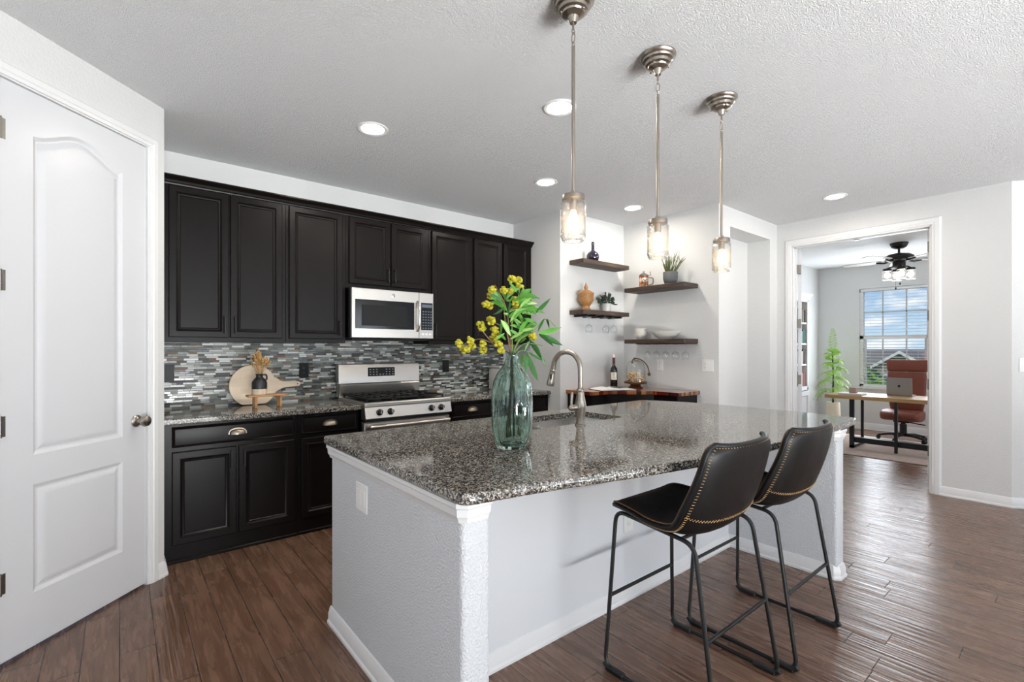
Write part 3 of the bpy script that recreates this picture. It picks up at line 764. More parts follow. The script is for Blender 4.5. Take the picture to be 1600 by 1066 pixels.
m = M(); m.tube([(X0 + .03, 3.50, .735), (X1 - .03, 3.50, .735)], .0145, 14)
for x in (X0 + .05, X1 - .05): m.box(x - .012, x + .012, 3.50, 3.548, .724, .746, .004)
m.build('oven_handle', 'steel', od)
m = M(); m.box(X0 + .002, X1 - .002, 3.55, 3.60, .05, .19, .006); m.build('storage_drawer', 'steel', t, smooth=30)
m = M(); m.loops([[(x, 4.10, .918), (x, 4.085, .945), (x, 4.075, 1.02), (x, 4.082, 1.03), (x, 4.16, 1.03), (x, 4.16, .918)] for x in (X0 + .004, X1 - .004)]); m.build('lower_backguard', 'steel', t, smooth=30)
m = M(); m.loops([[(x, 4.09, 1.036), (x, 4.098, 1.19), (x, 4.106, 1.203), (x, 4.17, 1.203), (x, 4.17, 1.036)] for x in (X0, X1)]); bg = m.build('backguard', 'steel', t, smooth=30)
m = M(); m.loops([[(x, 4.0915, 1.09), (x, 4.0955, 1.168), (x, 4.10, 1.168), (x, 4.096, 1.09)] for x in (1.70, 1.955)]); cd = m.build('control_display', 'black_plastic', bg, smooth=0)
MAT['pale_mark'] = plain('pale_key_print', (170, 172, 174), .5)
m = M()
for i in range(8):
    for j in range(3):
        if i in (3, 4) and j > 0: continue
        x = 1.716 + i * .0305; z = 1.103 + j * .022; y = 4.0915 + (z - 1.09) * .0513
        m.box(x, x + .013, y - .0006, y + .0002, z, z + .006)
m.build('control_keys', 'pale_mark', bg, smooth=0)
for gx in (X0 + .035, X0 + .035 + .232, X0 + .035 + .464):
    m = M(); a, b = gx, gx + .226; y0, y1 = 3.585, 4.075; z0, z1 = .935, .949
    for x in (a, b - .012): m.box(x, x + .012, y0, y1, z0, z1, .002)
    for y in (y0, y1 - .012, (y0 + y1) / 2 - .006): m.box(a, b, y, y + .012, z0, z1, .002)
    for i in (1, 2, 3):
        x = a + .226 * i / 4; m.box(x - .005, x + .005, y0, y1, z0 + .002, z1 + .004, .002)
    for y in (y0 + .12, y1 - .13): m.box(a, b, y, y + .01, z0 + .002, z1 + .004, .002)
    for x in (a, b - .012):
        for y in (y0, y1 - .012): m.box(x, x + .012, y, y + .012, .9215, z0)
    m.build('grate', 'cast_iron', t, smooth=0)
for bx, by in ((1.59, 3.70), (1.59, 3.96), (1.823, 3.83), (2.056, 3.70), (2.056, 3.96)):
    m = M(); m.lathe([(.001, .9215), (.05, .9215), (.05, .926), (.036, .928), (.036, .934), (.001, .935)], (bx, by, 0), 22); m.build('burner', 'cast_iron', t)

# ================================================================== MICROWAVE
t = thing('microwave', 'stainless over-the-range microwave mounted under the short black cabinet', 'microwave', (1.82, 4.0, 1.42))
m = M(); m.box(1.437, 2.189, 3.822, 4.197, 1.42, 1.833, .003); m.build('microwave_body', 'black_gloss', t, smooth=0)
YF = 3.792
m = M(); m.box(1.439, 2.041, YF, 3.822, 1.424, 1.831, .004); dr = m.build('microwave_door', 'steel', t, smooth=30)
m = M(); m.box(2.043, 2.187, YF, 3.822, 1.424, 1.831, .004); mp = m.build('control_side', 'steel', t, smooth=30)
m = M(); m.prism([(1.468, 1.50), (1.995, 1.50), (1.995, 1.738), (1.468, 1.738)], 0, .0025, lambda u, v, w: (u, YF - w, v), .0012); wd = m.build('door_window', 'black_gloss', dr, smooth=0)
MAT['mw_mesh'] = plain('microwave_screen', (88, 90, 94), .3)
m = M(); m.prism([(1.52, 1.525), (1.925, 1.525), (1.925, 1.695), (1.52, 1.695)], .0025, .003, lambda u, v, w: (u, YF - w, v)); m.build('window_screen', 'black_plastic', wd, smooth=0)
m = M(); pts = [(2.025, YF - .002, 1.49)] + [(2.025, YF - .045 * math.sin(PI * i / 12) ** .5 - .002, 1.49 + .26 * i / 12) for i in range(1, 12)] + [(2.025, YF - .002, 1.75)]
m.tube(pts, .0105, 10); m.build('door_handle', 'steel', dr)
m = M(); m.prism([(2.062, 1.50), (2.176, 1.50), (2.176, 1.742), (2.062, 1.742)], 0, .0025, lambda u, v, w: (u, YF - w, v), .001); ck = m.build('keypad', 'black_plastic', mp, smooth=0)
MAT['key_blue'] = plain('slate_key_print', (84, 92, 108), .4)
m = M()
for i in range(4):
    for j in range(7): m.box(2.074 + i * .026, 2.090 + i * .026, YF - .0031, YF - .0025, 1.512 + j * .0245, 1.522 + j * .0245)
m.build('keypad_keys', 'key_blue', mp, smooth=0)
m = M(); m.box(2.07, 2.168, YF - .0032, YF - .0026, 1.70, 1.728); m.build('clock_display', 'key_blue', mp, smooth=0)
for i in range(3):
    m = M(); m.box(2.066 + i * .036, 2.091 + i * .036, YF - .003, YF + .001, 1.456, 1.472, .001); m.build('option_button', 'white_plastic', mp, smooth=0)
m = M(); ax = Vector((0, 0, 1)).rotation_difference(Vector((0, -1, 0))).to_matrix()
m.lathe([(.001, 0), (.018, 0), (.018, .002), (.015, .0026), (.001, .0026)], (1.80, YF, 1.785), 24, ax); bd = m.build('badge', 'chrome', dr)
m = M(); m.tube([(1.80 + .0105 * math.cos(a * PI / 10), YF - .0028, 1.785 + .0105 * math.sin(a * PI / 10)) for a in range(20)], .0012, 6, True)
m.tube([(1.797, YF - .0028, 1.79), (1.802, YF - .0028, 1.792), (1.805, YF - .0028, 1.787), (1.80, YF - .0028, 1.78), (1.795, YF - .0028, 1.779)], .0011, 6)
m.build('badge_script', 'slot', bd)
m = M(); m.box(1.46, 2.16, 3.84, 4.16, 1.408, 1.4205, .003); m.build('grease_filter', 'matte_black', t, smooth=0)

dgn = Vector((-1.085, -.95, 0)).normalized(); dgu = Vector((.95, -1.085, 0)).normalized()
plate('wall_switch', 'white switch plate on the angled wall at the right edge of the photo', lambda u, v, w: tuple(Vector((5.845, .4136, 1.2)) + dgu * (u + .02) + dgn * w + Vector((0, 0, v))), .075, .118, 'white_plastic', 'rocker1')
# ================================================================== ISLAND
t = thing('kitchen_island', 'white textured kitchen island base with end walls under the granite top', 'island', (2.0, 1.7, 0))
def bull(x0, x1, y0, y1, z0, z1, r=.018, seg=4):
    """upright wall block with rounded vertical corners"""
    pts = []
    for cx, cy, a in ((x1 - r, y0 + r, -PI / 2), (x1 - r, y1 - r, 0), (x0 + r, y1 - r, PI / 2), (x0 + r, y0 + r, PI)):
        for i in range(seg + 1): pts.append((cx + r * math.cos(a + PI / 2 * i / seg), cy + r * math.sin(a + PI / 2 * i / seg)))
    return M().prism(pts, z0, z1)
bull(.80, .908, 1.215, 2.375, 0, .8645).build('end_wall', 'island', t, smooth=40)
bull(3.20, 3.315, .955, 2.375, 0, .8645).build('end_wall', 'island', t, smooth=40)
M().box(.905, 3.202, 1.592, 1.612, 0, .8645).build('back_panel', 'island_flat', t, smooth=0)
m = M(); m.box(.905, 3.202, 2.30, 2.32, .1, .8645); kf = m.build('kitchen_side_front', 'black_cab', t, smooth=0)
M().box(.905, 3.202, 2.25, 2.265, 0, .1).build('toe_board', 'black_cab', t, smooth=0)
for i in range(5):
    x = .93 + i * .455; cab = M(); cab.panel(x, x + .43, .12, .84, .02, [[(x + .05, .17), (x + .38, .17), (x + .38, .79), (x + .05, .79)]], CPR, lambda u, v, w: (u, 2.32 + w, v), .004); cab.build('island_door', 'black_cab', kf, smooth=20)
def capital(x0, x1, y0, y1):
    prof = [(.001, .802), (.004, .802), (.006, .812), (.012, .822), (.0135, .845), (.018, .850), (.018, .8645), (.001, .8645)]
    ch = .016; base = [(x0 + ch, y0), (x1 - ch, y0), (x1, y0 + ch), (x1, y1), (x0, y1), (x0, y0 + ch)]
    L = []
    for o, z in prof: L.append([(u, v, z) for u, v in offset_poly(base, -o)])
    return M().loops(L, True, False, False)
capital(.80, .908, 1.215, 2.375).build('top_trim', 'trim', t, smooth=25)
capital(3.20, 3.315, .955, 2.375).build('top_trim', 'trim', t, smooth=25)
bboard('base_trim', [(.80, 2.375), (.80, 1.235), (.82, 1.215), (.888, 1.215), (.908, 1.235), (.908, 1.592), (3.20, 1.592), (3.20, .975), (3.22, .955), (3.295, .955), (3.315, .975), (3.315, 2.375)][::-1], .08, 'trim', t)
m = M(); m.tube([(1.57, 1.17, .864), (1.57, 1.17, .845)], .012, 12); m.box(1.54, 1.60, 1.15, 1.19, .858, .8648, .002); m.build('support_bracket', 'white_plastic', t)
plate('wall_switch', 'white double switch plate on the island end wall facing the pantry', lambda u, v, w: (.80 - w, 1.985 - u, .70 + v), .118, .118, 'white_plastic', 'rocker2')
plate('wall_outlet', 'white outlet low on the island back panel behind the near stool', lambda u, v, w: (2.10 + u, 1.592 - w, .42 + v), .078, .12, 'white_plastic', 'outlet')

# counter top with a cut-out for the sink
def rrect(x0, x1, y0, y1, r, n=5):
    pts = []
    for cx, cy, a in ((x1 - r, y0 + r, -PI / 2), (x1 - r, y1 - r, 0), (x0 + r, y1 - r, PI / 2), (x0 + r, y0 + r, PI)):
        for i in range(n + 1): pts.append((cx + r * math.cos(a + PI / 2 * i / n), cy + r * math.sin(a + PI / 2 * i / n)))
    return pts
front = [(.80, 1.175), (1.0, 1.145), (1.2, 1.105), (1.45, 1.045), (1.79, .985), (2.1, .95), (2.4, .93), (2.8, .925), (3.2, .932), (3.5, .945)]
outer = fillet([(p[0], p[1], 0) for p in [(.775, 2.43), (.775, 1.20)] + front + [(3.575, .965), (3.61, 1.3), (3.615, 1.7), (3.57, 2.1), (3.43, 2.45)]], .03, 3, True)
outer = [(p.x, p.y) for p in outer]
hole = rrect(1.68, 2.475, 1.905, 2.275, .045)
m = M(); bm = m.bm; zt, zb, cq = .902, .866, .007
def ringv(pts, z): return [bm.verts.new((u, v, z)) for u, v in pts]
o1 = ringv(offset_poly(outer, cq), zt); o1b = ringv(offset_poly(outer, .002), zt - .0025); o2 = ringv(outer, zt - cq); o3 = ringv(outer, zb + cq); o4 = ringv(offset_poly(outer, cq), zb)
h1 = ringv(hole, zt); h2 = ringv(hole, zb)
for a, b in ((o1, o1b), (o1b, o2), (o2, o3), (o3, o4), (h1, h2)):
    for i in range(len(a)): m.face([a[i], a[(i + 1) % len(a)], b[(i + 1) % len(a)], b[i]])
for ra, rb in ((o1, h1), (o4, h2)):
    es = []
    for r_ in (ra, rb):
        for i in range(len(r_)): es.append(bm.edges.get((r_[i], r_[(i + 1) % len(r_)])) or bm.edges.new((r_[i], r_[(i + 1) % len(r_)])))
    bmesh.ops.triangle_fill(bm, use_beauty=True, use_dissolve=False, edges=es)
tag(m.build('island_countertop', 'granite', smooth=25), 'large polished speckled granite island countertop with bowed front edge', 'countertop')

# sink
t = thing('kitchen_sink', 'double bowl stainless sink set under the island granite', 'sink', (2.08, 2.09, .66))
def bowl(x0, x1, y0, y1, z0, z1):
    m = M(); L = []
    for ins, z, r in ((-.012, z1, .06), (0, z1, .05), (.006, z0 + .04, .05), (.02, z0 + .01, .05), (.05, z0, .04)): L.append([(u, v, z) for u, v in rrect(x0 + ins, x1 - ins, y0 + ins, y1 - ins, r)])
    return m.loops(L, True, False, True)
for nm, a, b in (('bowl', 1.672, 1.925), ('bowl', 1.95, 2.483)):
    o = bowl(a, b, 1.897, 2.283, .70, .864 if a < 1.7 else .864).build(nm, 'sink', t, smooth=40)
    m = M(); m.lathe([(.001, .7005), (.042, .7005), (.042, .704), (.03, .702), (.001, .7012)], ((a + b) / 2, 2.09, 0), 20); m.build('drain', 'chrome', o)

# faucet
FX, FY = 2.012, 1.852
t = thing('kitchen_faucet', 'brushed nickel gooseneck faucet beside the island sink', 'faucet', (FX, FY, .902))
m = M(); m.lathe([(.001, .902), (.031, .902), (.031, .908), (.024, .913), (.022, .93), (.026, .96), (.032, .995), (.033, 1.015), (.028, 1.04), (.021, 1.075), (.019, 1.09), (.023, 1.094), (.023, 1.103), (.017, 1.108), (.015, 1.115), (.001, 1.115)], (FX, FY, 0), 26); m.build('faucet_body', 'nickel', t)
dv = Vector((-.12, .99, 0)).normalized()
def fp(a, z): return (FX + dv.x * a, FY + dv.y * a, z)
R_ = .098
pts = [fp(0, 1.105), fp(0, 1.17), fp(0, 1.215)] + [fp(R_ - R_ * math.cos(PI * i / 16), 1.215 + R_ * math.sin(PI * i / 16) * 1.02) for i in range(1, 15)]
pts += [fp(R_ * 2 + .003, 1.215 - .012)]
m = M(); m.tube(pts, .0145, 14); m.build('spout', 'nickel', t)
a = Vector(fp(R_ * 2 + .002, 1.212)); d = Vector((dv.x * .22, dv.y * .22, -.97)).normalized(); ax = Vector((0, 0, 1)).rotation_difference(d).to_matrix()
m = M(); m.lathe([(.001, 0), (.017, 0), (.019, .006), (.017, .012), (.017, .03), (.022, .075), (.0245, .09), (.022, .1), (.001, .1)], a, 22, ax); sh = m.build('spray_head', 'nickel', t)
q = a + d * .045 + Vector((-.018, -.012, 0)); m = M(); m.sphere(q, .012, (.5, .5, 1.5)); m.build('spray_button', 'black_plastic', sh)
m = M(); m.tube([(FX, FY, 1.005), (FX - .058, FY + .01, 1.002)], [.019, .017], 16); m.sphere((FX - .062, FY + .01, 1.002), .018); m.build('handle_hub', 'nickel', t)
m = M(); m.tube([(FX - .062, FY + .01, 1.005), (FX - .06, FY + .012, 1.04), (FX - .052, FY + .016, 1.075), (FX - .047, FY + .018, 1.09)], [.007, .008, .009, .006], 10); m.build('lever', 'nickel', t)

# ================================================================== VASE WITH STEMS
VB = Vector((1.325, 1.622, .9022)); VR = Vector((.774, -.633, 0)); VF = Vector((.633, .774, 0))
def vp(u, z, d=0.0): q = VB + VR * u + VF * d; return Vector((q.x, q.y, z))
prof = [(.001, .004), (.05, .003), (.062, .001), (.069, .012), (.0785, .04), (.085, .075), (.0885, .12), (.0895, .17), (.0895, .215), (.087, .255), (.081, .288), (.069, .318), (.052, .343), (.036, .365), (.028, .385), (.0262, .402), (.029, .412), (.029, .416), (.0255, .416), (.0225, .402), (.024, .386), (.032, .363), (.048, .338), (.065, .312), (.0765, .284), (.082, .253), (.0845, .215), (.0845, .17), (.0835, .12), (.08, .075), (.073, .038), (.062, .016), (.001, .0145)]
m = M(); m.lathe([(r, z) for r, z in prof], tuple(VB), 72, None, 9, .075, 1.6)
tag(m.build('glass_vase', 'vase', smooth=60, origin=VB), 'tall sea green fluted glass vase holding flower stems on the island', 'vase')
ST_Y = [[(-0.005, 1.21), (-0.008, 1.309), (-0.012, 1.418), (-0.027, 1.517), (-0.074, 1.611)], [(-0.008, 1.21), (-0.01, 1.305), (-0.074, 1.347), (-0.135, 1.418), (-0.147, 1.441)], [(-0.009, 1.257), (-0.012, 1.305), (-0.074, 1.349), (-0.135, 1.375), (-0.182, 1.365), (-0.22, 1.347)], [(-0.01, 1.305), (-0.031, 1.469), (-0.036, 1.54), (-0.027, 1.585)], [(-0.012, 1.418), (-0.074, 1.446), (-0.095, 1.455)]]
ST_G = [[(0.009, 1.21), (0.004, 1.305), (0.002, 1.455), (0.025, 1.54), (0.037, 1.62)], [(0.006, 1.21), (0.004, 1.305), (0.039, 1.375), (0.087, 1.399), (0.143, 1.46), (0.188, 1.429)], [(0.011, 1.21), (0.006, 1.295), (0.054, 1.354), (0.134, 1.346)], [(0.004, 1.21), (0.003, 1.305), (0.035, 1.38), (0.082, 1.469)], [(0.014, 1.21), (0.009, 1.29), (0.039, 1.323), (0.072, 1.319)]]
LV_G = [(0.115, 1.399, 0.216, 1.427), (0.117, 1.394, 0.219, 1.347), (0.117, 1.396, 0.176, 1.342), (0.138, 1.46, 0.112, 1.406), (0.148, 1.46, 0.164, 1.422), (0.068, 1.309, 0.115, 1.189), (0.068, 1.314, 0.058, 1.229), (0.072, 1.319, 0.129, 1.281), (0.047, 1.314, 0.039, 1.257), (0.077, 1.37, 0.134, 1.281), (0.077, 1.366, 0.054, 1.319), (0.129, 1.305, 0.153, 1.255), (0.03, 1.55, 0.105, 1.479), (0.039, 1.554, 0.124, 1.559), (0.039, 1.568, 0.087, 1.592), (0.035, 1.564, 0.087, 1.58), (0.03, 1.557, 0.115, 1.54), (0.101, 1.484, 0.163, 1.545), (0.021, 1.573, -0.012, 1.616), (0.03, 1.583, 0.021, 1.625), (0.025, 1.573, 0.039, 1.62), (0.011, 1.465, 0.039, 1.427), (0.035, 1.484, 0.054, 1.436), (0.011, 1.46, 0.054, 1.5), (0.054, 1.418, 0.101, 1.451), (0.039, 1.418, -0.008, 1.432), (-0.008, 1.413, 0.035, 1.389), (0.063, 1.38, 0.035, 1.356), (-0.012, 1.465, 0.011, 1.493), (-0.008, 1.54, -0.017, 1.484), (0.006, 1.559, -0.012, 1.535), (-0.036, 1.484, 0.002, 1.46), (0.068, 1.418, 0.049, 1.469), (0.087, 1.399, 0.054, 1.418), (0.021, 1.517, 0.068, 1.521)]
LV_Y = [(-0.036, 1.521, -0.102, 1.601), (-0.036, 1.526, -0.097, 1.568), (-0.041, 1.526, -0.093, 1.545), (-0.031, 1.512, -0.078, 1.479), (-0.055, 1.545, -0.074, 1.568), (-0.045, 1.46, -0.05, 1.394), (-0.031, 1.399, -0.071, 1.368), (-0.027, 1.37, -0.055, 1.399), (-0.012, 1.418, -0.036, 1.455)]
FL = [(-0.229, 1.356), (-0.21, 1.328), (-0.195, 1.325), (-0.182, 1.37), (-0.177, 1.346), (-0.126, 1.351), (-0.126, 1.325), (-0.14, 1.441), (-0.132, 1.425), (-0.093, 1.462), (-0.088, 1.451), (-0.078, 1.418), (-0.068, 1.396), (-0.083, 1.38), (-0.059, 1.352), (-0.049, 1.326), (-0.111, 1.526), (-0.096, 1.519), (-0.098, 1.568), (-0.085, 1.587), (-0.036, 1.587), (-0.008, 1.584), (-0.003, 1.632), (0.03, 1.627), (0.035, 1.604), (0.018, 1.545), (0.017, 1.524), (0.089, 1.385), (-0.029, 1.519), (-0.097, 1.38)]
MAT['leaf'] = plain('green_leaf', (84, 146, 52), .42, 0, .5, .35, 14)
MAT['leaf_dark'] = plain('dark_green_leaf', (46, 98, 40), .42, 0, .5, .3, 14)
MAT['leaf_pale'] = plain('pale_green_leaf', (142, 184, 96), .4, 0, .5, .2, 14)
MAT['petal'] = plain('yellow_green_petal', (172, 164, 44), .6, 0, .3, .45, 40)
MAT['twig'] = plain('brown_twig', (146, 118, 86), .7, 0, .3, .3, 60)
MAT['stem'] = plain('green_stem', (116, 138, 70), .6, 0, .3, .3, 60)
rf = random.Random(5)
def leaf_mesh(b, tp, w, droop=.12, tilt=0.0, n=8):
    b, tp = Vector(b), Vector(tp); ax = tp - b; Ln = ax.length; ax.normalize()
    s_ = ax.cross(VF); s_ = s_.normalized() if s_.length > .05 else ax.orthogonal().normalized()
    s_ = Matrix.Rotation(tilt, 3, ax) @ s_; up = s_.cross(ax)
    m = M(); rows = []
    for i in range(n + 1):
        u = i / n; ww = w * (math.sin(PI * min(1, u * 1.02 + .01)) ** .8) * (1.05 - .35 * u) + .0006
        c = b + ax * Ln * u + Vector((0, 0, 1)) * (droop * Ln * (math.sin(PI * u))) ; f = ww * .35
        rows.append([m.bm.verts.new(c - s_ * ww + up * f), m.bm.verts.new(c), m.bm.verts.new(c + s_ * ww + up * f)])
    for a, c in zip(rows, rows[1:]):
        m.face([a[0], a[1], c[1], c[0]]); m.face([a[1], a[2], c[2], c[1]])
    return m
def smooth_line(pts, n=5):
    out = []; P_ = [pts[0]] + pts + [pts[-1]]
    for i in range(1, len(P_) - 2):
        p0, p1, p2, p3 = P_[i - 1:i + 3]
        for j in range(n):
            u = j / n; out.append(.5 * ((2 * p1) + (p2 - p0) * u + (2 * p0 - 5 * p1 + 4 * p2 - p3) * u * u + (3 * p1 - p0 - 3 * p2 + p3) * u ** 3))
    return out + [pts[-1]]
def branch(name, label, stems, leaves, flowers, mat, lw):
    t = thing(name, label, 'flowers' if flowers else 'greenery', vp(0, .93), 'stems standing in the sea green vase')
    for k, st in enumerate(stems):
        dd = rf.uniform(-.06, .06)
        pts = [vp(u * (1 if z > 1.31 else .5), z, dd * min(1, max(0, (z - 1.28) / .15)) + (k - 2) * .004) for u, z in st]
        if st[0][1] < 1.28: pts = [vp(st[0][0] * .6 + (k - 2) * .011, .95, (k - 2) * .016)] + pts
        m = M(); q = smooth_line(pts); m.tube(q, [.0032 - .0017 * i / len(q) for i in range(len(q))], 7); m.build('stem', mat, t)
    for i, (u0, z0, u1, z1) in enumerate(leaves):
        d0 = rf.uniform(-.06, .05); d1 = d0 + rf.uniform(-.05, .04); ln = math.hypot(u1 - u0, z1 - z0)
        leaf_mesh(vp(u0, z0, d0), vp(u1, z1, d1), ln * rf.uniform(.08, .115) + .002, rf.uniform(-.05, .14), rf.uniform(-.7, .7)).build('leaf', 'leaf_dark' if (z1 < z0 - .03 and u0 > .05) or rf.random() < .25 else 'leaf', t, smooth=60, normals=False)
    if not flowers[1:]:
        for i in range(34):
            a = rf.uniform(-.5, 2.7); rr = rf.uniform(.02, .09); u0, z0 = rf.uniform(-.03, .05), rf.uniform(1.36, 1.56); ln = rf.uniform(.05, .10); dd_ = rf.uniform(-.09, .09)
            leaf_mesh(vp(u0, z0, dd_ * .5), vp(u0 + ln * math.cos(a), z0 + ln * math.sin(a) * .8, dd_), ln * rf.uniform(.09, .12) + .002, rf.uniform(.0, .16), rf.uniform(-.7, .7)).build('leaf', 'leaf_pale' if rf.random() < .3 else 'leaf', t, smooth=60, normals=False)
    for u, z in flowers:
        m = M(); d0 = rf.uniform(-.05, .05); c = vp(u, z, d0)
        for j in range(12):
            o = Vector((rf.gauss(0, 1), rf.gauss(0, 1), rf.gauss(0, .8))).normalized() * .012
            sc = (rf.uniform(.6, 1.3), rf.uniform(.6, 1.3), rf.uniform(.5, 1.0)); m.sphere(c + o, .0095, sc, 8, 5)
        m.build('flower_head', 'petal', t, smooth=50)
    return t
branch('flowering_branch', 'branch of yellow green flowers leaning left in the glass vase', ST_Y, LV_Y, FL[:-3] , 'twig', 1)
branch('leafy_branch', 'long narrow green leaves leaning right in the glass vase', ST_G, LV_G, FL[-3:-2], 'stem', 1)

# ================================================================== BAR STOOLS
def catmull(pts, u):
    n = len(pts) - 1; f = min(max(u, 0), 1) * n; i = min(int(f), n - 1); q = f - i
    p = [Vector(pts[max(0, min(n, k))]) for k in (i - 1, i, i + 1, i + 2)]
    return .5 * ((2 * p[1]) + (p[2] - p[0]) * q + (2 * p[0] - 5 * p[1] + 4 * p[2] - p[3]) * q * q + (3 * p[1] - p[0] - 3 * p[2] + p[3]) * q ** 3)
PROF = [(.252, .672), (.215, .686), (.13, .676), (.04, .656), (-.05, .652), (-.105, .664), (-.152, .708), (-.188, .778), (-.213, .855), (-.228, .925), (-.236, .985)]
HW = [(.19, 0), (.218, 0), (.232, 0), (.242, 0), (.250, 0), (.256, 0), (.258, 0), (.256, 0), (.251, 0), (.245, 0), (.238, 0)]
KU = [(.0, 0), (.006, 0), (.012, 0), (.018, 0), (.028, 0), (.045, 0), (.06, 0), (.062, 0), (.056, 0), (.05, 0), (.046, 0)]
def shellp(u, v, off=0.0):
    def mid(v): q = catmull(PROF, v); return q.x, q.y
    y, z = mid(v); e = .01; y2, z2 = mid(min(1, v + e)); y1, z1 = mid(max(0, v - e))
    d = Vector((y2 - y1, z2 - z1)).normalized(); nrm = Vector((d.y, -d.x))       # towards the sitter
    if nrm.y < 0 and v < .4: nrm = -nrm
    if v >= .4 and nrm.x < 0: nrm = -nrm
    hw = catmull(HW, v).x; k = catmull(KU, v).x
    for t0, s_ in ((.10, -1), (.91, 1)):
        q = (t0 - v) / t0 if s_ < 0 else (v - t0) / (1 - t0)
        if q > 0: hw -= .05 * (1 - math.sqrt(max(0, 1 - q * q)))
    a = u * 1.0; x = hw * math.sin(a * PI / 2 * .82) / math.sin(PI / 2 * .82)
    c = k * (abs(u) ** 2.2) + off
    return Vector((x, y + nrm.x * c, z + nrm.y * c))
def make_stool(label):
    t = thing('bar_stool', label, 'bar stool', (0, 0, 0), 'bar stools along the island')
    NU, NV = 18, 40; m = M(); TH = .02
    def th(u, v): return -(TH + .018 * math.exp(-((v - .52) / .15) ** 2) * (1 - u * u))
    I = [[m.bm.verts.new(shellp(-1 + 2 * i / NU, j / NV)) for i in range(NU + 1)] for j in range(NV + 1)]
    O = [[m.bm.verts.new(shellp((-1 + 2 * i / NU), j / NV, th(-1 + 2 * i / NU, j / NV))) for i in range(NU + 1)] for j in range(NV + 1)]
    for j in range(NV):
        for i in range(NU):
            m.face([I[j][i], I[j][i + 1], I[j + 1][i + 1], I[j + 1][i]]); m.face([O[j][i], O[j + 1][i], O[j + 1][i + 1], O[j][i + 1]])
    m.build('seat_shell', 'leather', t, smooth=70)
    per_u = [(-1, j / NV) for j in range(NV + 1)] + [(-1 + 2 * i / NU, 1) for i in range(1, NU + 1)] + [(1, 1 - j / NV) for j in range(1, NV + 1)] + [(1 - 2 * i / NU, 0) for i in range(1, NU)]
    m = M(); m.tube([shellp(u, v, th(u, v) * .5) for u, v in per_u], .0104, 8, True); m.build('edge_welt', 'leather', t, smooth=60)
    m = M(); m.tube([shellp(u * .985, .5 + (v - .5) * .992, .003) for u, v in per_u], .0032, 6, True); part(m.build('inner_piping', 'tan_leather', t, smooth=60), 'brown inner edge piping')
    # saddle stitching: slanted thread along the rim and a zigzag seam low on the back
    m = M(); fine = []
    P2 = per_u
    for a, b in zip(P2, P2[1:] + P2[:1]):
        for q in (0, .33, .66): fine.append((a[0] + (b[0] - a[0]) * q, a[1] + (b[1] - a[1]) * q))
    for k, (u, v) in enumerate(fine):
        if k % 2: continue
        cu = u * .965; cv = .5 + (v - .5) * .985; cu2 = u * .915; cv2 = .5 + (v - .5) * .965 + .007
        m.tube([shellp(cu, cv, th(cu, cv) - .002), shellp(cu2, cv2, th(cu2, cv2) - .0018)], .0012, 5)
    m.build('rim_stitching', 'thread', t, smooth=60)
    m = M(); zz = []
    for i in range(73):
        u = -.97 + 1.94 * i / 72; v = .612 + (.007 if i % 2 else -.007) - .012 * u * u
        zz.append(shellp(u, v, th(u, v) - .0012))
    m.tube(zz, .0012, 5); m.build('back_seam', 'thread', t, smooth=60)
    for s_ in (-1, 1):
        pts = fillet([(s_ * .25, .245, .012), (s_ * .205, .222, .655), (s_ * .222, -.142, .626), (s_ * .25, -.240, .012)], .05, 6, True)
        m = M(); m.tube(pts, .0085, 10, True); m.build('side_frame', 'black_metal', t)
        for y in (.19, -.185):
            m = M(); sg = 1 if y > 0 else -1
            m.box(s_ * .25 - .014, s_ * .25 + .014, y - .045, y + .045, .0, .021, .005); m.tube([(s_ * .25, y + sg * .04, .013), (s_ * .25, y + sg * .056, .028)], .0125, 8); m.build('foot_pad', 'matte_black', t)
    for y0, z0 in ((.2345, .30), (-.1925, .30)):
        m = M(); w = .25 - (.25 - (.205 if y0 > 0 else .222)) * z0 / .64; m.tube([(-w, y0, z0), (w, y0, z0)], .0075, 10); m.build('foot_rail', 'black_metal', t)
    m = M()
    for y, z in ((.16, .648), (-.08, .626)): m.tube([(-.21, y, z), (.21, y, z)], .007, 8)
    m.box(-.1, .1, -.06, .12, .622, .640, .004); m.build('seat_bracket', 'black_metal', t)
    return t
st = make_stool('black leather bar stool with tan stitching, nearer of the two')
st.location = (1.82, 1.062, 0)
dup(st, (2.397, 1.022, 0), 0, 'black leather bar stool with tan stitching, farther one toward the office doorway')

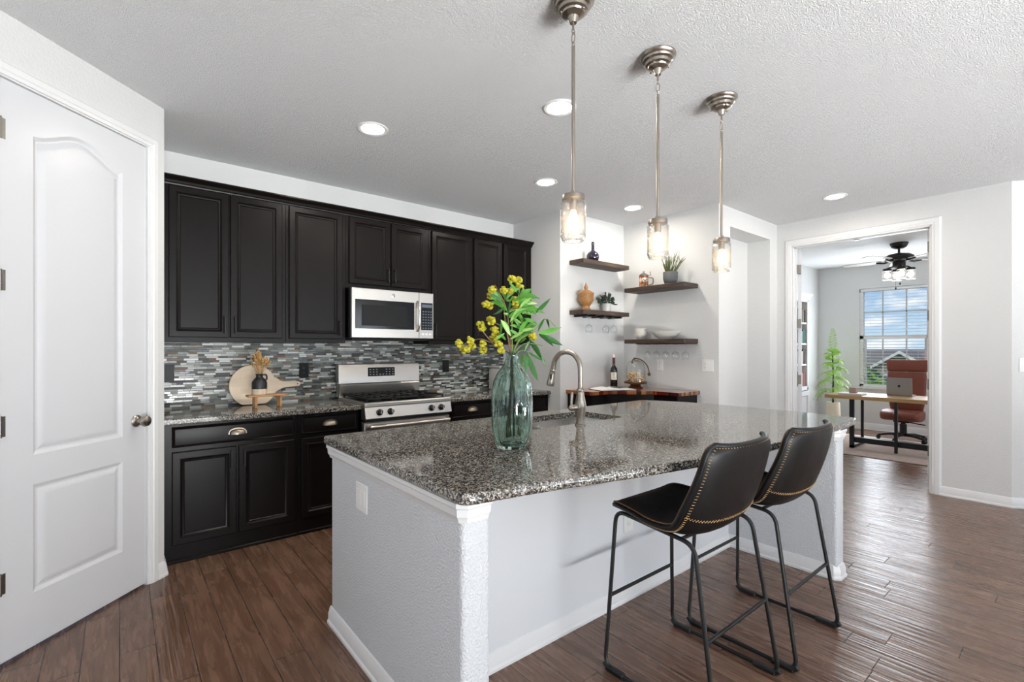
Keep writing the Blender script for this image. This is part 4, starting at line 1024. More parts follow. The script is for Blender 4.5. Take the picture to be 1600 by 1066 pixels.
# ================================================================== PENDANTS AND DOWNLIGHTS
def make_pendant(label):
    t = thing('pendant_light', label, 'pendant light', (0, 0, 0), 'mason jar pendants over the island')
    m = M(); m.lathe([(.001, 0), (.084, 0), (.085, -.006), (.08, -.016), (.074, -.02), (.071, -.028), (.061, -.034), (.058, -.046), (.048, -.052), (.045, -.058), (.032, -.064), (.022, -.068), (.018, -.08), (.014, -.092), (.001, -.092)], (0, 0, 0), 36); cn = m.build('canopy', 'nickel', t, smooth=30)
    for a in (0.6, 2.7, 4.8):
        m = M(); m.sphere((.052 * math.cos(a), .052 * math.sin(a), -.056), .005); m.build('canopy_screw', 'nickel', cn)
    m = M(); m.tube([(0, 0, -.09), (0, 0, -.118)], .0045, 10); m.tube([(.007 * math.cos(a * PI / 8), 0, -.126 + .011 * math.sin(a * PI / 8)) for a in range(16)], .002, 6, True); m.build('hanging_loop', 'nickel', t)
    m = M(); m.tube([(0, .0085 * math.cos(a * PI / 10), -.152 + .022 * math.sin(a * PI / 10)) for a in range(20)], .0022, 6, True); m.build('chain_link', 'nickel', t)
    m = M(); m.tube([(.007 * math.cos(a * PI / 8), 0, -.178 + .010 * math.sin(a * PI / 8)) for a in range(16)], .002, 6, True); m.tube([(0, 0, -.187), (0, 0, -.785)], .0072, 12); m.sphere((0, 0, -.19), .0075); m.build('rod', 'nickel', t)
    m = M(); m.lathe([(.001, -.772), (.012, -.772), (.014, -.782), (.03, -.786), (.044, -.789), (.0455, -.792), (.0455, -.809), (.043, -.810), (.001, -.810)], (0, 0, 0), 32); m.build('jar_lid', 'nickel', t, smooth=30)
    m = M(); m.lathe([(.001, -.8105), (.016, -.8105), (.016, -.85), (.013, -.852), (.001, -.852)], (0, 0, 0), 18); m.build('lamp_socket', 'nickel', t)
    m = M(); m.lathe([(.041, -.806), (.041, -.818), (.046, -.828), (.0475, -.84), (.0475, -.95), (.046, -.963), (.041, -.972), (.034, -.974), (.034, -.976), (.043, -.976), (.049, -.964), (.050, -.95), (.050, -.84), (.0485, -.826), (.0435, -.816), (.0435, -.806)], (0, 0, 0), 36)
    for zr in (-.822, -.955): m.tube([(.0505 * math.cos(a * PI / 18), .0505 * math.sin(a * PI / 18), zr) for a in range(36)], .0016, 6, True)
    m.build('glass_jar', 'jar', t, smooth=40)
    m = M(); m.lathe([(.001, -.852), (.011, -.853), (.013, -.866), (.02, -.885), (.0225, -.905), (.019, -.926), (.01, -.938), (.001, -.941)], (0, 0, 0), 20); m.build('light_bulb', 'bulb', t)
    return t
pd = make_pendant('mason jar pendant light nearest the camera, its canopy cut off by the top edge')
pd.location = (1.422, 1.348, CH)
dup(pd, (2.006, 1.345, CH), .7, 'middle mason jar pendant light on a nickel rod')
dup(pd, (2.627, 1.348, CH), 1.4, 'farthest mason jar pendant light beside the niche wall')
def make_down(label):
    t = thing('recessed_downlight', label, 'ceiling light', (0, 0, 0), 'recessed ceiling lights')
    m = M(); m.lathe([(.098, 0), (.098, -.003), (.09, -.007), (.072, -.005), (.068, -.001), (.068, 0)], (0, 0, 0), 36); m.build('trim_ring', 'trim', t, smooth=30)
    m = M(); m.lathe([(.001, -.0035), (.04, -.0035), (.069, -.002)], (0, 0, 0), 30); m.build('lens', 'lens', t)
    return t
dn = make_down('glowing recessed ceiling light left of the pendants above the pantry side'); dn.location = (1.256, 2.945, CH)
dup(dn, (1.990, 1.995, CH), 0, 'large glowing recessed ceiling light right behind the nearest pendant rod')
dup(dn, (2.788, 2.96, CH), 0, 'recessed ceiling light above the right end of the upper cabinets')
dup(dn, (3.97, 2.948, CH), 0, 'recessed ceiling light over the bar nook shelves')
dup(dn, (5.118, 1.544, CH), 0, 'recessed ceiling light in front of the office doorway')
MAT['dark_bronze'] = plain('dark_bronze', (104, 80, 60), .38, .8)
# ================================================================== LEFT COUNTER ITEMS
# round paddle board leaning on the mosaic
bc = (.80, 1.048); br = .162
pts = []
for i in range(61):
    a = math.radians(22 + (338 - 22) * i / 60); pts.append((bc[0] + br * math.cos(a) * 1.02, bc[1] + br * math.sin(a)))
low = pts[-1]; hi = pts[0]
pts = [(x, max(z, .907)) for x, z in pts]
tailb = [(.985, 1.012), (1.005, 1.018)]; tail = [(1.02, 1.024), (1.12, 1.03)] + [(1.125 + .02 * math.cos(a), 1.05 + .02 * math.sin(a)) for a in [(-PI / 2) + PI * i / 8 for i in range(9)]] + [(1.12, 1.07), (1.02, 1.072), (.99, 1.085), (.965, 1.108)]
pts = pts[:] + [(.968, 1.0)] + tailb[1:] + tail
pts = [p for p in pts]
def lean(u, v, w): return (u, 4.128 + (v - .905) * .135 - w, v)
m = M(); m.prism(pts, 0, .016, lean, .003)
bo = tag(m.build('cutting_board', 'maple', smooth=20), 'round pale wood paddle board leaning on the mosaic backsplash', 'cutting board')
m = M(); m.prism([(1.122 + .005 * math.cos(a * PI / 6), 1.05 + .005 * math.sin(a * PI / 6)) for a in range(12)], .0161, .0166, lean); MAT['hole'] = plain('dark_hole', (20, 16, 14), .8)
h = M(); h.prism([(1.122 + .005 * math.cos(a * PI / 6), 1.05 + .005 * math.sin(a * PI / 6)) for a in range(12)], .0161, .0166, lean); ho = h.build('hanging_hole', 'hole', smooth=0, origin=ORI[bo.name]); ho.parent = bo; ho.location = (0, 0, 0); m.bm.free()
# small wooden riser
t = thing('wooden_riser', 'small oak riser stand on the granite in front of the round board', 'riser', (.845, 3.905, .902))
m = M(); m.box(.712, .982, 3.85, 3.955, .984, .998, .003); m.build('riser_top', 'oak', t, smooth=30)
for x in (.765, .93):
    for y in (3.868, 3.938):
        m = M(); m.box(x - .009, x + .009, y - .009, y + .009, .9025, .984, .002); m.build('leg', 'oak', t, smooth=0)
# two tone jug with dried flowers
MAT['jug_dark'] = plain('charcoal_glaze', (34, 34, 38), .3, 0, .5, .2, 20); MAT['jug_pale'] = plain('cream_stoneware', (222, 202, 176), .6)
J = (.795, 3.905)
t = thing('ceramic_jug', 'small charcoal and cream stoneware jug on the oak riser', 'jug', (J[0], J[1], .9985))
m = M(); m.lathe([(.001, .9985), (.047, .9985), (.05, 1.002), (.051, 1.04), (.001, 1.04)], J + (0,), 30); m.build('jug_base', 'jug_pale', t)
m = M(); m.lathe([(.001, 1.0405), (.0512, 1.0405), (.0512, 1.085), (.046, 1.10), (.034, 1.115), (.024, 1.124), (.022, 1.135), (.025, 1.142), (.026, 1.150), (.02, 1.150), (.017, 1.13), (.001, 1.125)], J + (0,), 30); m.build('jug_body', 'jug_dark', t)
m = M(); m.tube(fillet([(J[0] + .022, J[1], 1.143), (J[0] + .047, J[1], 1.143), (J[0] + .05, J[1], 1.108), (J[0] + .036, J[1], 1.105)], .014, 5), .006, 8); m.build('jug_handle', 'jug_dark', t)
MAT['straw'] = plain('dried_straw', (190, 150, 92), .8, 0, .3, .3, 60)
t = thing('dried_flowers', 'tuft of golden dried flowers in the small jug', 'dried flowers', (J[0], J[1], 1.13)); rj = random.Random(3)
for k in range(34):
    a = rj.uniform(0, 2 * PI); s_ = rj.uniform(.1, 1.0); top = Vector((J[0] + .075 * s_ * math.cos(a), J[1] + .05 * s_ * math.sin(a), 1.20 + .10 * rj.random() * (1.25 - s_ * .6) + .02))
    b_ = Vector((J[0] + .012 * math.cos(a), J[1] + .012 * math.sin(a), 1.135)); mid = b_.lerp(top, .55) + Vector((0, 0, .012)); m = M()
    m.tube([b_, mid, top], .0011, 5)
    d = (top - mid).normalized()
    for q in range(6):
        c = mid.lerp(top, .45 + q * .12); m.sphere(c + Vector((rj.uniform(-1, 1), rj.uniform(-1, 1), rj.uniform(-1, 1))) * .005, .0052, (1, 1, 1.5), 6, 4)
    m.build('flower_stalk', 'straw', t, smooth=60)
# pale canister behind the vase
MAT['canister'] = plain('pale_grey_metal', (206, 204, 200), .35)
t = thing('tall_canister', 'pale grey square canister on the right counter behind the glass vase', 'canister', (3.17, 4.02, .902))
m = M(); m.box(3.04, 3.30, 3.92, 4.12, .9022, 1.135, .018, 3); m.build('canister_body', 'canister', t)
m = M(); m.box(3.035, 3.305, 3.915, 4.125, 1.136, 1.155, .008, 2); m.build('canister_lid', 'canister', t)

# ================================================================== BAR NOOK
t = thing('corner_bar_cabinet', 'black corner bar cabinet in the nook below the wood bar top', 'cabinet', (4.15, 3.1, 0))
m = M(); m.prism([(3.56, 3.13), (3.80, 3.13), (4.125, 2.81), (4.125, 2.55), (4.478, 2.55), (4.478, 3.453), (3.56, 3.453)], 0, .879); m.build('cabinet_body', 'black_cab', t, smooth=0)
dg = Vector((.7126, -.7016)); dn_ = Vector((-.7016, -.7126))
def CPF(u, v, w): return (3.80 + dg.x * u + dn_.x * w, 3.13 + dg.y * u + dn_.y * w, v)
m = M(); m.panel(.03, .425, .12, .84, .02, [[(.08, .17), (.375, .17), (.375, .79), (.08, .79)]], CPR, CPF, .004); d = m.build('cabinet_door', 'black_cab', t, smooth=20)
m = M(); m.tube([CPF(.39, .70, .045), CPF(.39, .81, .045)], .005, 8); m.tube([CPF(.39, .71, .02), CPF(.39, .71, .045)], .004, 8); m.tube([CPF(.39, .80, .02), CPF(.39, .80, .045)], .004, 8); part(m.build('handle', 'chrome', d), 'bright metal handle')
m = M(); m.prism([(3.535, 3.10), (3.79, 3.10), (4.095, 2.80), (4.095, 2.52), (4.478, 2.52), (4.478, 3.453), (3.535, 3.453)], .88, .916, None, .003)
tag(m.build('wood_countertop', 'bar_top', smooth=20), 'glossy striped reddish wood bar top on the corner cabinet', 'countertop')
ZT = .9165
def shelf(x0, x1, y0, y1, z0, z1, mat, label, n=0):
    t = thing('floating_shelf', label, 'shelf', ((x0 + x1) / 2, (y0 + y1) / 2, z0), 'dark wood floating shelves in the bar nook')
    m = M(); m.box(x0, x1, y0, y1, z0, z1, .003); m.build('shelf_board', mat, t, smooth=0); return t
shelf(3.585, 4.322, 3.258, 3.454, 2.198, 2.243, 'shelf', 'dark wood floating shelf holding the round purple bottle')
s2 = shelf(3.585, 4.322, 3.258, 3.454, 1.686, 1.73, 'shelf', 'dark wood floating shelf with the wooden urn and hanging wine glasses')
s3 = shelf(4.222, 4.479, 2.538, 3.25, 1.942, 1.986, 'shelf_y', 'dark wood floating shelf with the stein and grey plant pot')
s4 = shelf(4.222, 4.479, 2.538, 3.25, 1.391, 1.435, 'shelf_y', 'lowest dark wood floating shelf with white bowls')
for i in range(5):
    x = 3.68 + i * .135; m = M(); m.box(x - .03, x - .008, 3.27, 3.45, 1.668, 1.6855, .002); m.box(x - .04, x + .002, 3.27, 3.45, 1.664, 1.668); m.build('glass_rail', 'matte_black', s2, smooth=0)
for i in range(6):
    y = 2.54 + .011 + i * .11; m = M(); m.box(4.24, 4.47, y - .009, y + .009, 1.384, 1.3905); m.box(4.24, 4.47, y - .016, y + .016, 1.381, 1.384); m.build('glass_rail', 'shelf_y', s4, smooth=0)
def make_glass(label, group):
    """stemware hanging upside down, origin at the foot (top)"""
    m = M(); m.lathe([(.001, 0), (.034, -.001), (.034, -.0025), (.006, -.005), (.0035, -.012), (.0035, -.07), (.008, -.078), (.028, -.092), (.037, -.115), (.036, -.14), (.031, -.165), (.0298, -.165), (.0348, -.14), (.0357, -.115), (.027, -.0935), (.001, -.081)], (0, 0, 0), 24)
    return tag(m.build('wine_glass', 'clear', smooth=50, origin=(0, 0, 0)), label, 'wine glass', group)
g = make_glass('wine glass hanging under the urn shelf, nearest its left end', 'wine glasses hanging under the urn shelf'); g.location = (3.745, 3.33, 1.6675)
def cpg(loc, label, group):
    o = g.copy(); C.objects.link(o); o.location = loc; o['label'] = label; o['group'] = group
cpg((4.01, 3.33, 1.6675), 'wine glass hanging under the urn shelf, second from its left end', 'wine glasses hanging under the urn shelf')
cpg((4.145, 3.33, 1.6675), 'wine glass hanging under the urn shelf, nearest the nook corner', 'wine glasses hanging under the urn shelf')
for i, w in enumerate(('nearest the front end', 'second from the front end', 'middle one of five', 'second from the nook corner', 'nearest the nook corner')):
    cpg((4.34, 2.595 + i * .11, 1.3895), 'clear glass hanging under the white bowl shelf, ' + w, 'glasses hanging under the bowl shelf')
# purple bottle
MAT['purple'] = plain('dark_purple_glass', (26, 16, 44), .06, 0, .8); MAT['silver_label'] = plain('silver_script', (190, 184, 200), .4)
c = (3.83, 3.35, 0); t = thing('round_bottle', 'round dark purple bottle on the top shelf of the nook', 'bottle', (c[0], c[1], 2.2435))
m = M(); m.lathe([(.001, 2.2435), (.04, 2.2435), (.055, 2.255), (.066, 2.285), (.064, 2.315), (.05, 2.34), (.024, 2.357), (.0165, 2.37), (.0155, 2.425), (.018, 2.43), (.018, 2.437), (.001, 2.437)], c, 32); m.build('bottle_body', 'purple', t)
m = M(); m.lathe([(.001, 2.4375), (.014, 2.4375), (.014, 2.452), (.001, 2.453)], c, 16); m.build('stopper', 'matte_black', t)
m = M(); q = [Vector((c[0] - .04 + i * .0055, c[1] - .064 + abs(i - 7) ** 2 * .0003, 2.286 + .006 * math.sin(i * 1.9) + i * .0006)) for i in range(15)]; m.tube(q, .0018, 6); m.build('script_mark', 'silver_label', t)
# urn
c = (3.735, 3.36, 0); z0 = 1.7305; t = thing('wooden_urn', 'turned wooden urn with finial lid on the glass-rack shelf', 'urn', (c[0], c[1], z0))
m = M(); m.lathe([(.001, z0), (.05, z0), (.052, z0 + .012), (.042, z0 + .02), (.04, z0 + .045), (.048, z0 + .055), (.055, z0 + .065), (.076, z0 + .095), (.079, z0 + .165), (.081, z0 + .17), (.001, z0 + .17)], c, 36); m.build('urn_body', 'urn', t)
m = M(); m.lathe([(.001, z0 + .1705), (.083, z0 + .1705), (.083, z0 + .18), (.07, z0 + .19), (.05, z0 + .203), (.025, z0 + .213), (.014, z0 + .22), (.02, z0 + .23), (.021, z0 + .245), (.014, z0 + .262), (.005, z0 + .285), (.001, z0 + .295)], c, 36); m.build('urn_lid', 'urn', t)
# leafy plant in a pale tin pot
MAT['tin'] = plain('pale_tin', (206, 206, 204), .35); MAT['eucalyptus'] = plain('grey_green_leaf', (58, 70, 60), .5, 0, .4, .3, 30)
c = Vector((4.06, 3.36, 1.7305)); t = thing('potted_plant', 'dark round-leaf plant in a pale tin pot beside the wooden urn', 'plant', c)
m = M(); m.lathe([(.001, 0), (.04, 0), (.052, .085), (.054, .09), (.049, .09), (.046, .08), (.001, .078)], c, 26); m.build('pot', 'tin', t)
rp_ = random.Random(9)
for k in range(46):
    a = rp_.uniform(0, 2 * PI); el = rp_.uniform(-.15, 1.2); r = rp_.uniform(.06, .12); d = Vector((math.cos(a) * math.cos(el), math.sin(a) * math.cos(el) * .72, math.sin(el)))
    p_ = c + Vector((0, 0, .10)) + d * r; ax = d.orthogonal().normalized(); ax = Matrix.Rotation(rp_.uniform(0, 6), 3, d) @ ax; sd = (d * .6 + ax).normalized(); nn = sd.cross(d).normalized(); s_ = rp_.uniform(.016, .026)
    m = M(); vs = []
    ctr = m.bm.verts.new(p_ + nn * .003); ring = [m.bm.verts.new(p_ + (d * math.cos(q * PI / 5) * 1.25 + nn.cross(d) * math.sin(q * PI / 5)) * s_) for q in range(10)]
    for q in range(10): m.face([ctr, ring[q], ring[(q + 1) % 10]])
    m.tube([c + Vector((0, 0, .08)), c + Vector((0, 0, .1)) + d * r * .5, p_], .0012, 4)
    m.build('leaf', 'eucalyptus', t, smooth=60, normals=False)
# stein
MAT['stein'] = None
tt = Nt('painted_stein'); o_ = tt.obj(); xs = tt.sep(o_); zz = xs[2]
band = tt.ramp(tt.ma('MULTIPLY', zz, 6.6), [(0, (160, 104, 60)), (.12, (206, 176, 140)), (.2, (196, 120, 70)), (.45, (228, 214, 196)), (.72, (196, 90, 60)), (.82, (120, 62, 40)), (.9, (222, 206, 184))], True)
nn_ = tt.noise(o_, 46, 3, .6)
tt.bsdf(tt.mix(tt.ramp(nn_, [(.5, (0, 0, 0)), (.56, (1, 1, 1))]), band, lin((96, 66, 48))), .25); MAT['stein'] = tt.m
MAT['pewter'] = plain('pewter', (150, 146, 140), .3, 1)
c = Vector((4.37, 3.105, 1.9865)); t = thing('beer_stein', 'painted lidded beer stein on the shelf near the nook corner', 'stein', c)
m = M(); m.lathe([(.001, 0), (.052, 0), (.054, .012), (.048, .018), (.047, .11), (.050, .118), (.050, .13), (.001, .13)], c, 28); m.build('stein_body', 'stein', t)
m = M(); m.lathe([(.001, .1305), (.052, .1305), (.052, .137), (.038, .152), (.016, .162), (.01, .168), (.012, .178), (.006, .186), (.001, .188)], c, 28); m.build('lid', 'pewter', t)
hd_ = Vector((.35, -.94, 0))
m = M(); m.tube(fillet([c + hd_ * .045 + Vector((0, 0, .115)), c + hd_ * .10 + Vector((0, 0, .11)), c + hd_ * .10 + Vector((0, 0, .04)), c + hd_ * .046 + Vector((0, 0, .03))], .035, 6), .0075, 10); m.tube([c + hd_ * .05 + Vector((0, 0, .137)), c + hd_ * .075 + Vector((0, 0, .14)), c + hd_ * .066 + Vector((0, 0, .175))], .005, 8); m.build('handle', 'pewter', t)
# grey pot with grass
MAT['cement'] = plain('grey_cement', (98, 98, 100), .85, 0, .2, .15, 30, .1, 120); MAT['grass'] = plain('olive_grass', (92, 98, 58), .7, 0, .3, .4, 40)
c = Vector((4.36, 2.775, 1.9865)); t = thing('grass_plant', 'spiky olive grass in a grey cement pot on the stein shelf', 'plant', c)
m = M(); m.lathe([(.001, 0), (.048, 0), (.056, .01), (.072, .06), (.074, .13), (.072, .134), (.066, .134), (.064, .12), (.001, .118)], c, 30); m.build('pot', 'cement', t)
rg = random.Random(4)
for k in range(42):
    a = rg.uniform(0, 2 * PI); b_ = c + Vector((.045 * rg.random() * math.cos(a), .05 * rg.random() * math.sin(a), .118)); h_ = rg.uniform(.12, .24); sp = rg.uniform(.03, .12)
    top = b_ + Vector((math.cos(a) * sp * .8, math.sin(a) * sp - .035, h_)); m = M()
    mid = b_.lerp(top, .55) + Vector((0, 0, .02)); m.tube([b_, mid, top], [.0032, .0026, .0006], 5)
    if rg.random() < .5: m.tube([mid, mid + Vector((rg.uniform(-.03, .03), rg.uniform(-.04, .04), .06))], [.002, .0005], 5)
    m.build('blade', 'grass', t, smooth=60)
# stacked bowls and wide dish
MAT['bowl'] = plain('speckled_white_ceramic', (226, 222, 214), .35, 0, .5, .06, 60)
for k, w in enumerate(('bottom of its stack of three', 'middle of its stack of three', 'top of its stack of three')):
    c = Vector((4.365, 3.14, 1.4355 + k * .026)); m = M(); m.lathe([(.001, .001), (.03, 0), (.032, .006), (.05, .02), (.064, .055), (.0655, .066), (.063, .066), (.060, .055), (.045, .024), (.001, .0155)], c, 30)
    tag(m.build('bowl', 'bowl', smooth=50), 'small white bowl on the lowest shelf, ' + w, 'bowl', 'stack of white bowls on the lowest shelf')
c = Vector((4.355, 2.83, 1.4355)); m = M()
m.lathe([(.001, .001), (.06, 0), (.063, .006), (.11, .03), (.155, .07), (.16, .078), (.156, .079), (.146, .066), (.10, .034), (.001, .0105)], c, 40, Matrix.Diagonal(Vector((.68, 1, 1))))
tag(m.build('serving_bowl', 'bowl', smooth=50), 'wide shallow speckled white serving bowl on the lowest shelf', 'bowl')
# wine bottle
MAT['wine_glass_dark'] = plain('dark_wine_glass', (22, 20, 14), .08, 0, .7); MAT['foil'] = plain('burgundy_foil', (74, 22, 30), .4); MAT['label_paper'] = plain('cream_label', (222, 216, 200), .7, 0, .3, .05, 30)
c = Vector((4.16, 3.34, ZT)); t = thing('wine_bottle', 'dark wine bottle with cream label and red foil on the bar top', 'bottle', c)
m = M(); m.lathe([(.001, 0), (.036, 0), (.0385, .004), (.0385, .185), (.034, .207), (.018, .232), (.0145, .25), (.0142, .262), (.001, .262)], c, 30); m.build('bottle_body', 'wine_glass_dark', t)
m = M(); m.lathe([(.0146, .225), (.0153, .25), (.0150, .322), (.001, .323)], c, 24, None) if False else m.lathe([(.001, .2625), (.0152, .2625), (.0152, .312), (.017, .314), (.017, .324), (.001, .325)], c, 24); m.build('foil_capsule', 'foil', t)
m = M(); m.lathe([(.001, .3255), (.0095, .3255), (.0105, .358), (.001, .359)], c, 16); m.build('stopper', 'maple', t)
va = math.atan2(-c.y, -c.x); m = M(); L = []
for i in range(13): a = va - .95 + 1.9 * i / 12; L.append([(c.x + .0389 * math.cos(a), c.y + .0389 * math.sin(a), c.z + z) for z in (.085, .165)])
m.loops(L, False, False, False); lb = m.build('bottle_label', 'label_paper', t, normals=True)
m = M()
for z, hw in ((.148, .35), (.135, .22), (.105, .4)):
    L = [[(c.x + .0391 * math.cos(va - hw + 2 * hw * i / 8), c.y + .0391 * math.sin(va - hw + 2 * hw * i / 8), c.z + zz_) for zz_ in (z - .0012, z + .0012)] for i in range(9)]
    m.loops(L, False, False, False)
m.tube([(c.x + .0392 * math.cos(va + q), c.y + .0392 * math.sin(va + q), c.z + .12 + w_) for q, w_ in ((-.12, 0), (0, .009), (.12, 0), (0, -.004), (-.12, 0))], .0008, 4); m.build('label_print', 'slot', lb)
# cloche with corks
c = Vector((4.285, 3.15, ZT)); t = thing('cork_cloche', 'glass dome of wine corks with arched rope-like handle on a dark wooden stand', 'cloche', c)
m = M(); m.lathe([(.001, 0), (.075, 0), (.078, .008), (.06, .016), (.052, .03), (.06, .042), (.116, .05), (.12, .056), (.12, .066), (.116, .07), (.001, .07)], c, 36); m.build('stand', 'dark_wood', t)
m = M(); m.lathe([(.104, .0705), (.104, .19), (.099, .232), (.084, .268), (.056, .29), (.02, .299), (.001, .30), (.001, .298), (.0198, .297), (.055, .288), (.0825, .2665), (.097, .231), (.102, .19), (.102, .0705)], c, 40); m.build('glass_dome', 'clear', t, smooth=60)
m = M(); hv = Vector((.6, -.8, 0)); cr = []
for i in range(17):
    a = PI * .52 - (PI * .52) * i / 16 * 1.0; cr.append(c + hv * (.0 + .142 * math.cos(a)) + Vector((0, 0, .155 + .16 * math.sin(a))))
cr = [c + hv * -.035 + Vector((0, 0, .275)), c + hv * -.03 + Vector((0, 0, .30))] + cr
m.tube(cr, .0065, 10); m.sphere(cr[-1] + Vector((0, 0, -.008)), .018); m.sphere(cr[0], .011); m.sphere(cr[2], .012); m.build('arched_handle', 'dark_bronze', t)
MAT['cork'] = plain('wine_cork', (206, 172, 128), .8, 0, .2, .2, 60); MAT['cork_end'] = plain('stained_cork', (130, 84, 62), .8)
rc = random.Random(11); pr = None; kk = 0
cork = M().cyl((-.02, 0, 0), (.02, 0, 0), .0108, n=12); co = cork.build('wine_cork', 'cork', smooth=40, origin=(0, 0, 0))
for lv in range(4):
    for i in range(13 if lv < 3 else 8):
        a = 2 * PI * i / 13 + lv * .3; r = (.076 if i % 2 else .044) if lv < 3 else .058
        o = co if kk == 0 else co.copy()
        if kk: C.objects.link(o)
        o.location = c + Vector((r * math.cos(a), r * math.sin(a), .084 + lv * .024)); o.rotation_euler = (0, rc.uniform(-.7, .7), a + rc.uniform(-.9, .9) + PI / 2)
        tag(o, 'wine cork piled with others inside the glass dome on the bar top', 'cork', 'corks inside the glass dome'); kk += 1
# open book
MAT['paper'] = plain('book_paper', (236, 234, 230), .7); MAT['print'] = plain('page_picture', (74, 72, 74), .6, 0, .3, .5, 12)
c = Vector((3.93, 3.17, ZT)); t = thing('open_book', 'open book with white pages lying on the bar top', 'book', c)
bu = Vector((.93, -.36, 0)); bv = Vector((.36, .93, 0))
def bp(u, v, z): q = c + bu * u + bv * v; return (q.x, q.y, ZT + z)
m = M(); m.loops([[bp(-.205, v, 0), bp(.205, v, 0), bp(.205, v, .003), bp(-.205, v, .003)] for v in (-.135, .135)]); m.build('book_cover', 'matte_black', t, smooth=0)
for sg in (-1, 1):
    m = M(); L = []
    for v in (-.13, .13):
        top = [bp(sg * .2 * i / 10, v, .004 + .022 * math.sin(PI * min(1, (i / 10) * .9 + .08)) ** .7 * (1 - .55 * i / 10)) for i in range(11)]
        L.append([bp(0, v, .003)] + top + [bp(sg * .2, v, .003)])
    m.loops(L); pg = m.build('pages', 'paper', t, smooth=30)
    m = M(); q = [(.02 if sg > 0 else .06), .18]; L = []
    for i in range(7):
        u = q[0] + (q[1] - q[0]) * i / 6; z = .0046 + .022 * math.sin(PI * min(1, (u / .2) * .9 + .08)) ** .7 * (1 - .55 * u / .2); L.append([bp(sg * u, v, z) for v in ((-.11, .11) if sg > 0 else (-.02, .10))])
    m.loops(L, False, False, False)
    if sg > 0: m.build('page_picture', 'print', pg, smooth=30)
    else: m.bm.free()

# ================================================================== OFFICE
MAT['rug'] = plain('pinkish_beige_rug', (186, 168, 158), .95, 0, .1, .22, 26, .5, 160); MAT['rug_edge'] = plain('white_rug_border', (226, 222, 216), .95, 0, .1)
t = thing('office_rug', 'pinkish beige patterned rug on the office floor under the desk', 'rug', (8.0, 1.2, 0))
m = M(); m.box(7.12, 8.70, -.6, 2.75, .001, .012, .003); m.build('rug_field', 'rug', t, smooth=0)
m = M(); m.box(8.701, 8.79, -.6, 2.75, .001, .012, .003); m.build('rug_border', 'rug_edge', t, smooth=0)
t = thing('office_desk', 'light wood desk with black metal frame legs in the office', 'desk', (7.83, 1.59, .012))
m = M(); m.box(7.50, 8.16, .78, 2.39, .667, .716, .003); m.build('desk_top', 'desk', t, smooth=0)
for y in (2.10, 1.09):
    m = M(); m.box(7.585, 7.625, y - .024, y + .024, .0125, .667); m.box(8.035, 8.07, y - .014, y + .014, .0125, .667); m.box(7.585, 8.07, y - .024, y + .024, .0125, .05); m.build('desk_leg', 'black_metal', t, smooth=0)
m = M(); m.box(7.585, 7.62, 1.61, 1.642, .0125, .667); m.build('desk_leg', 'black_metal', t, smooth=0)
m = M(); m.box(7.63, 7.68, 1.05, 2.12, .085, .155); m.build('stretcher', 'black_metal', t, smooth=0)
# chair
t = thing('office_chair', 'rust red leather high-back office chair behind the desk', 'office chair', (8.72, 1.78, .0125))
CY = 1.79
def cush(x0, x1, w0, w1, z0, z1, bul=.03, par=t, name='cushion'):
    m = M(); L = []
    for i in range(9):
        u = i / 8; z = z0 + (z1 - z0) * u; w = (w0 + (w1 - w0) * u) / 2; e = math.sin(PI * min(1, max(0, u))) ** .3 if 0 < u < 1 else 0
        ring = []
        for k in range(20):
            a = 2 * PI * k / 20; cx, sy = math.cos(a), math.sin(a); px_ = abs(cx) ** .5 * (1 if cx > 0 else -1); py_ = abs(sy) ** .25 * (1 if sy > 0 else -1)
            xx = (x0 + x1) / 2 + u * .0 + (x1 - x0) / 2 * px_ * (.55 + .45 * e); ring.append((xx, CY + w * py_ * (.94 + .06 * e), z))
        L.append(ring)
    return m.loops(L).build(name, 'red_leather', par, smooth=50)
cush(8.45, 8.98, .46, .47, .312, .45, name='seat')
for a, b, w0, w1, x in ((.44, .995, .40, .47, 8.945), (.998, 1.175, .47, .50, 8.975)): cush(x - .05, x + .05, w0, w1, a, b, name='back_cushion')
m = M(); m.tube([(8.75, CY, .315), (8.75, CY, .11)], .03, 12); m.tube([(8.75, CY, .25), (8.75, CY, .085)], .042, 12); m.box(8.62, 8.86, CY - .09, CY + .09, .285, .315, .006); m.tube([(8.66, CY - .06, .30), (8.62, CY - .2, .285), (8.62, CY - .27, .28)], .008, 8); m.build('gas_lift', 'matte_black', t)
for k in range(5):
    a = 2 * PI * k / 5 + .5; d = Vector((math.cos(a), math.sin(a), 0)); b_ = Vector((8.75, CY, .10)); m = M()
    m.tube([b_, b_ + d * .15 + Vector((0, 0, .0)), b_ + d * .29 + Vector((0, 0, -.03))], [.024, .02, .014], 10); lg = m.build('base_leg', 'matte_black', t)
    m = M(); q = b_ + d * .285; sd = Vector((-d.y, d.x, 0)); m.cyl(q - sd * .022 + Vector((0, 0, -.06)), q + sd * .022 + Vector((0, 0, -.06)), .0275, n=16); m.build('caster', 'matte_black', lg)
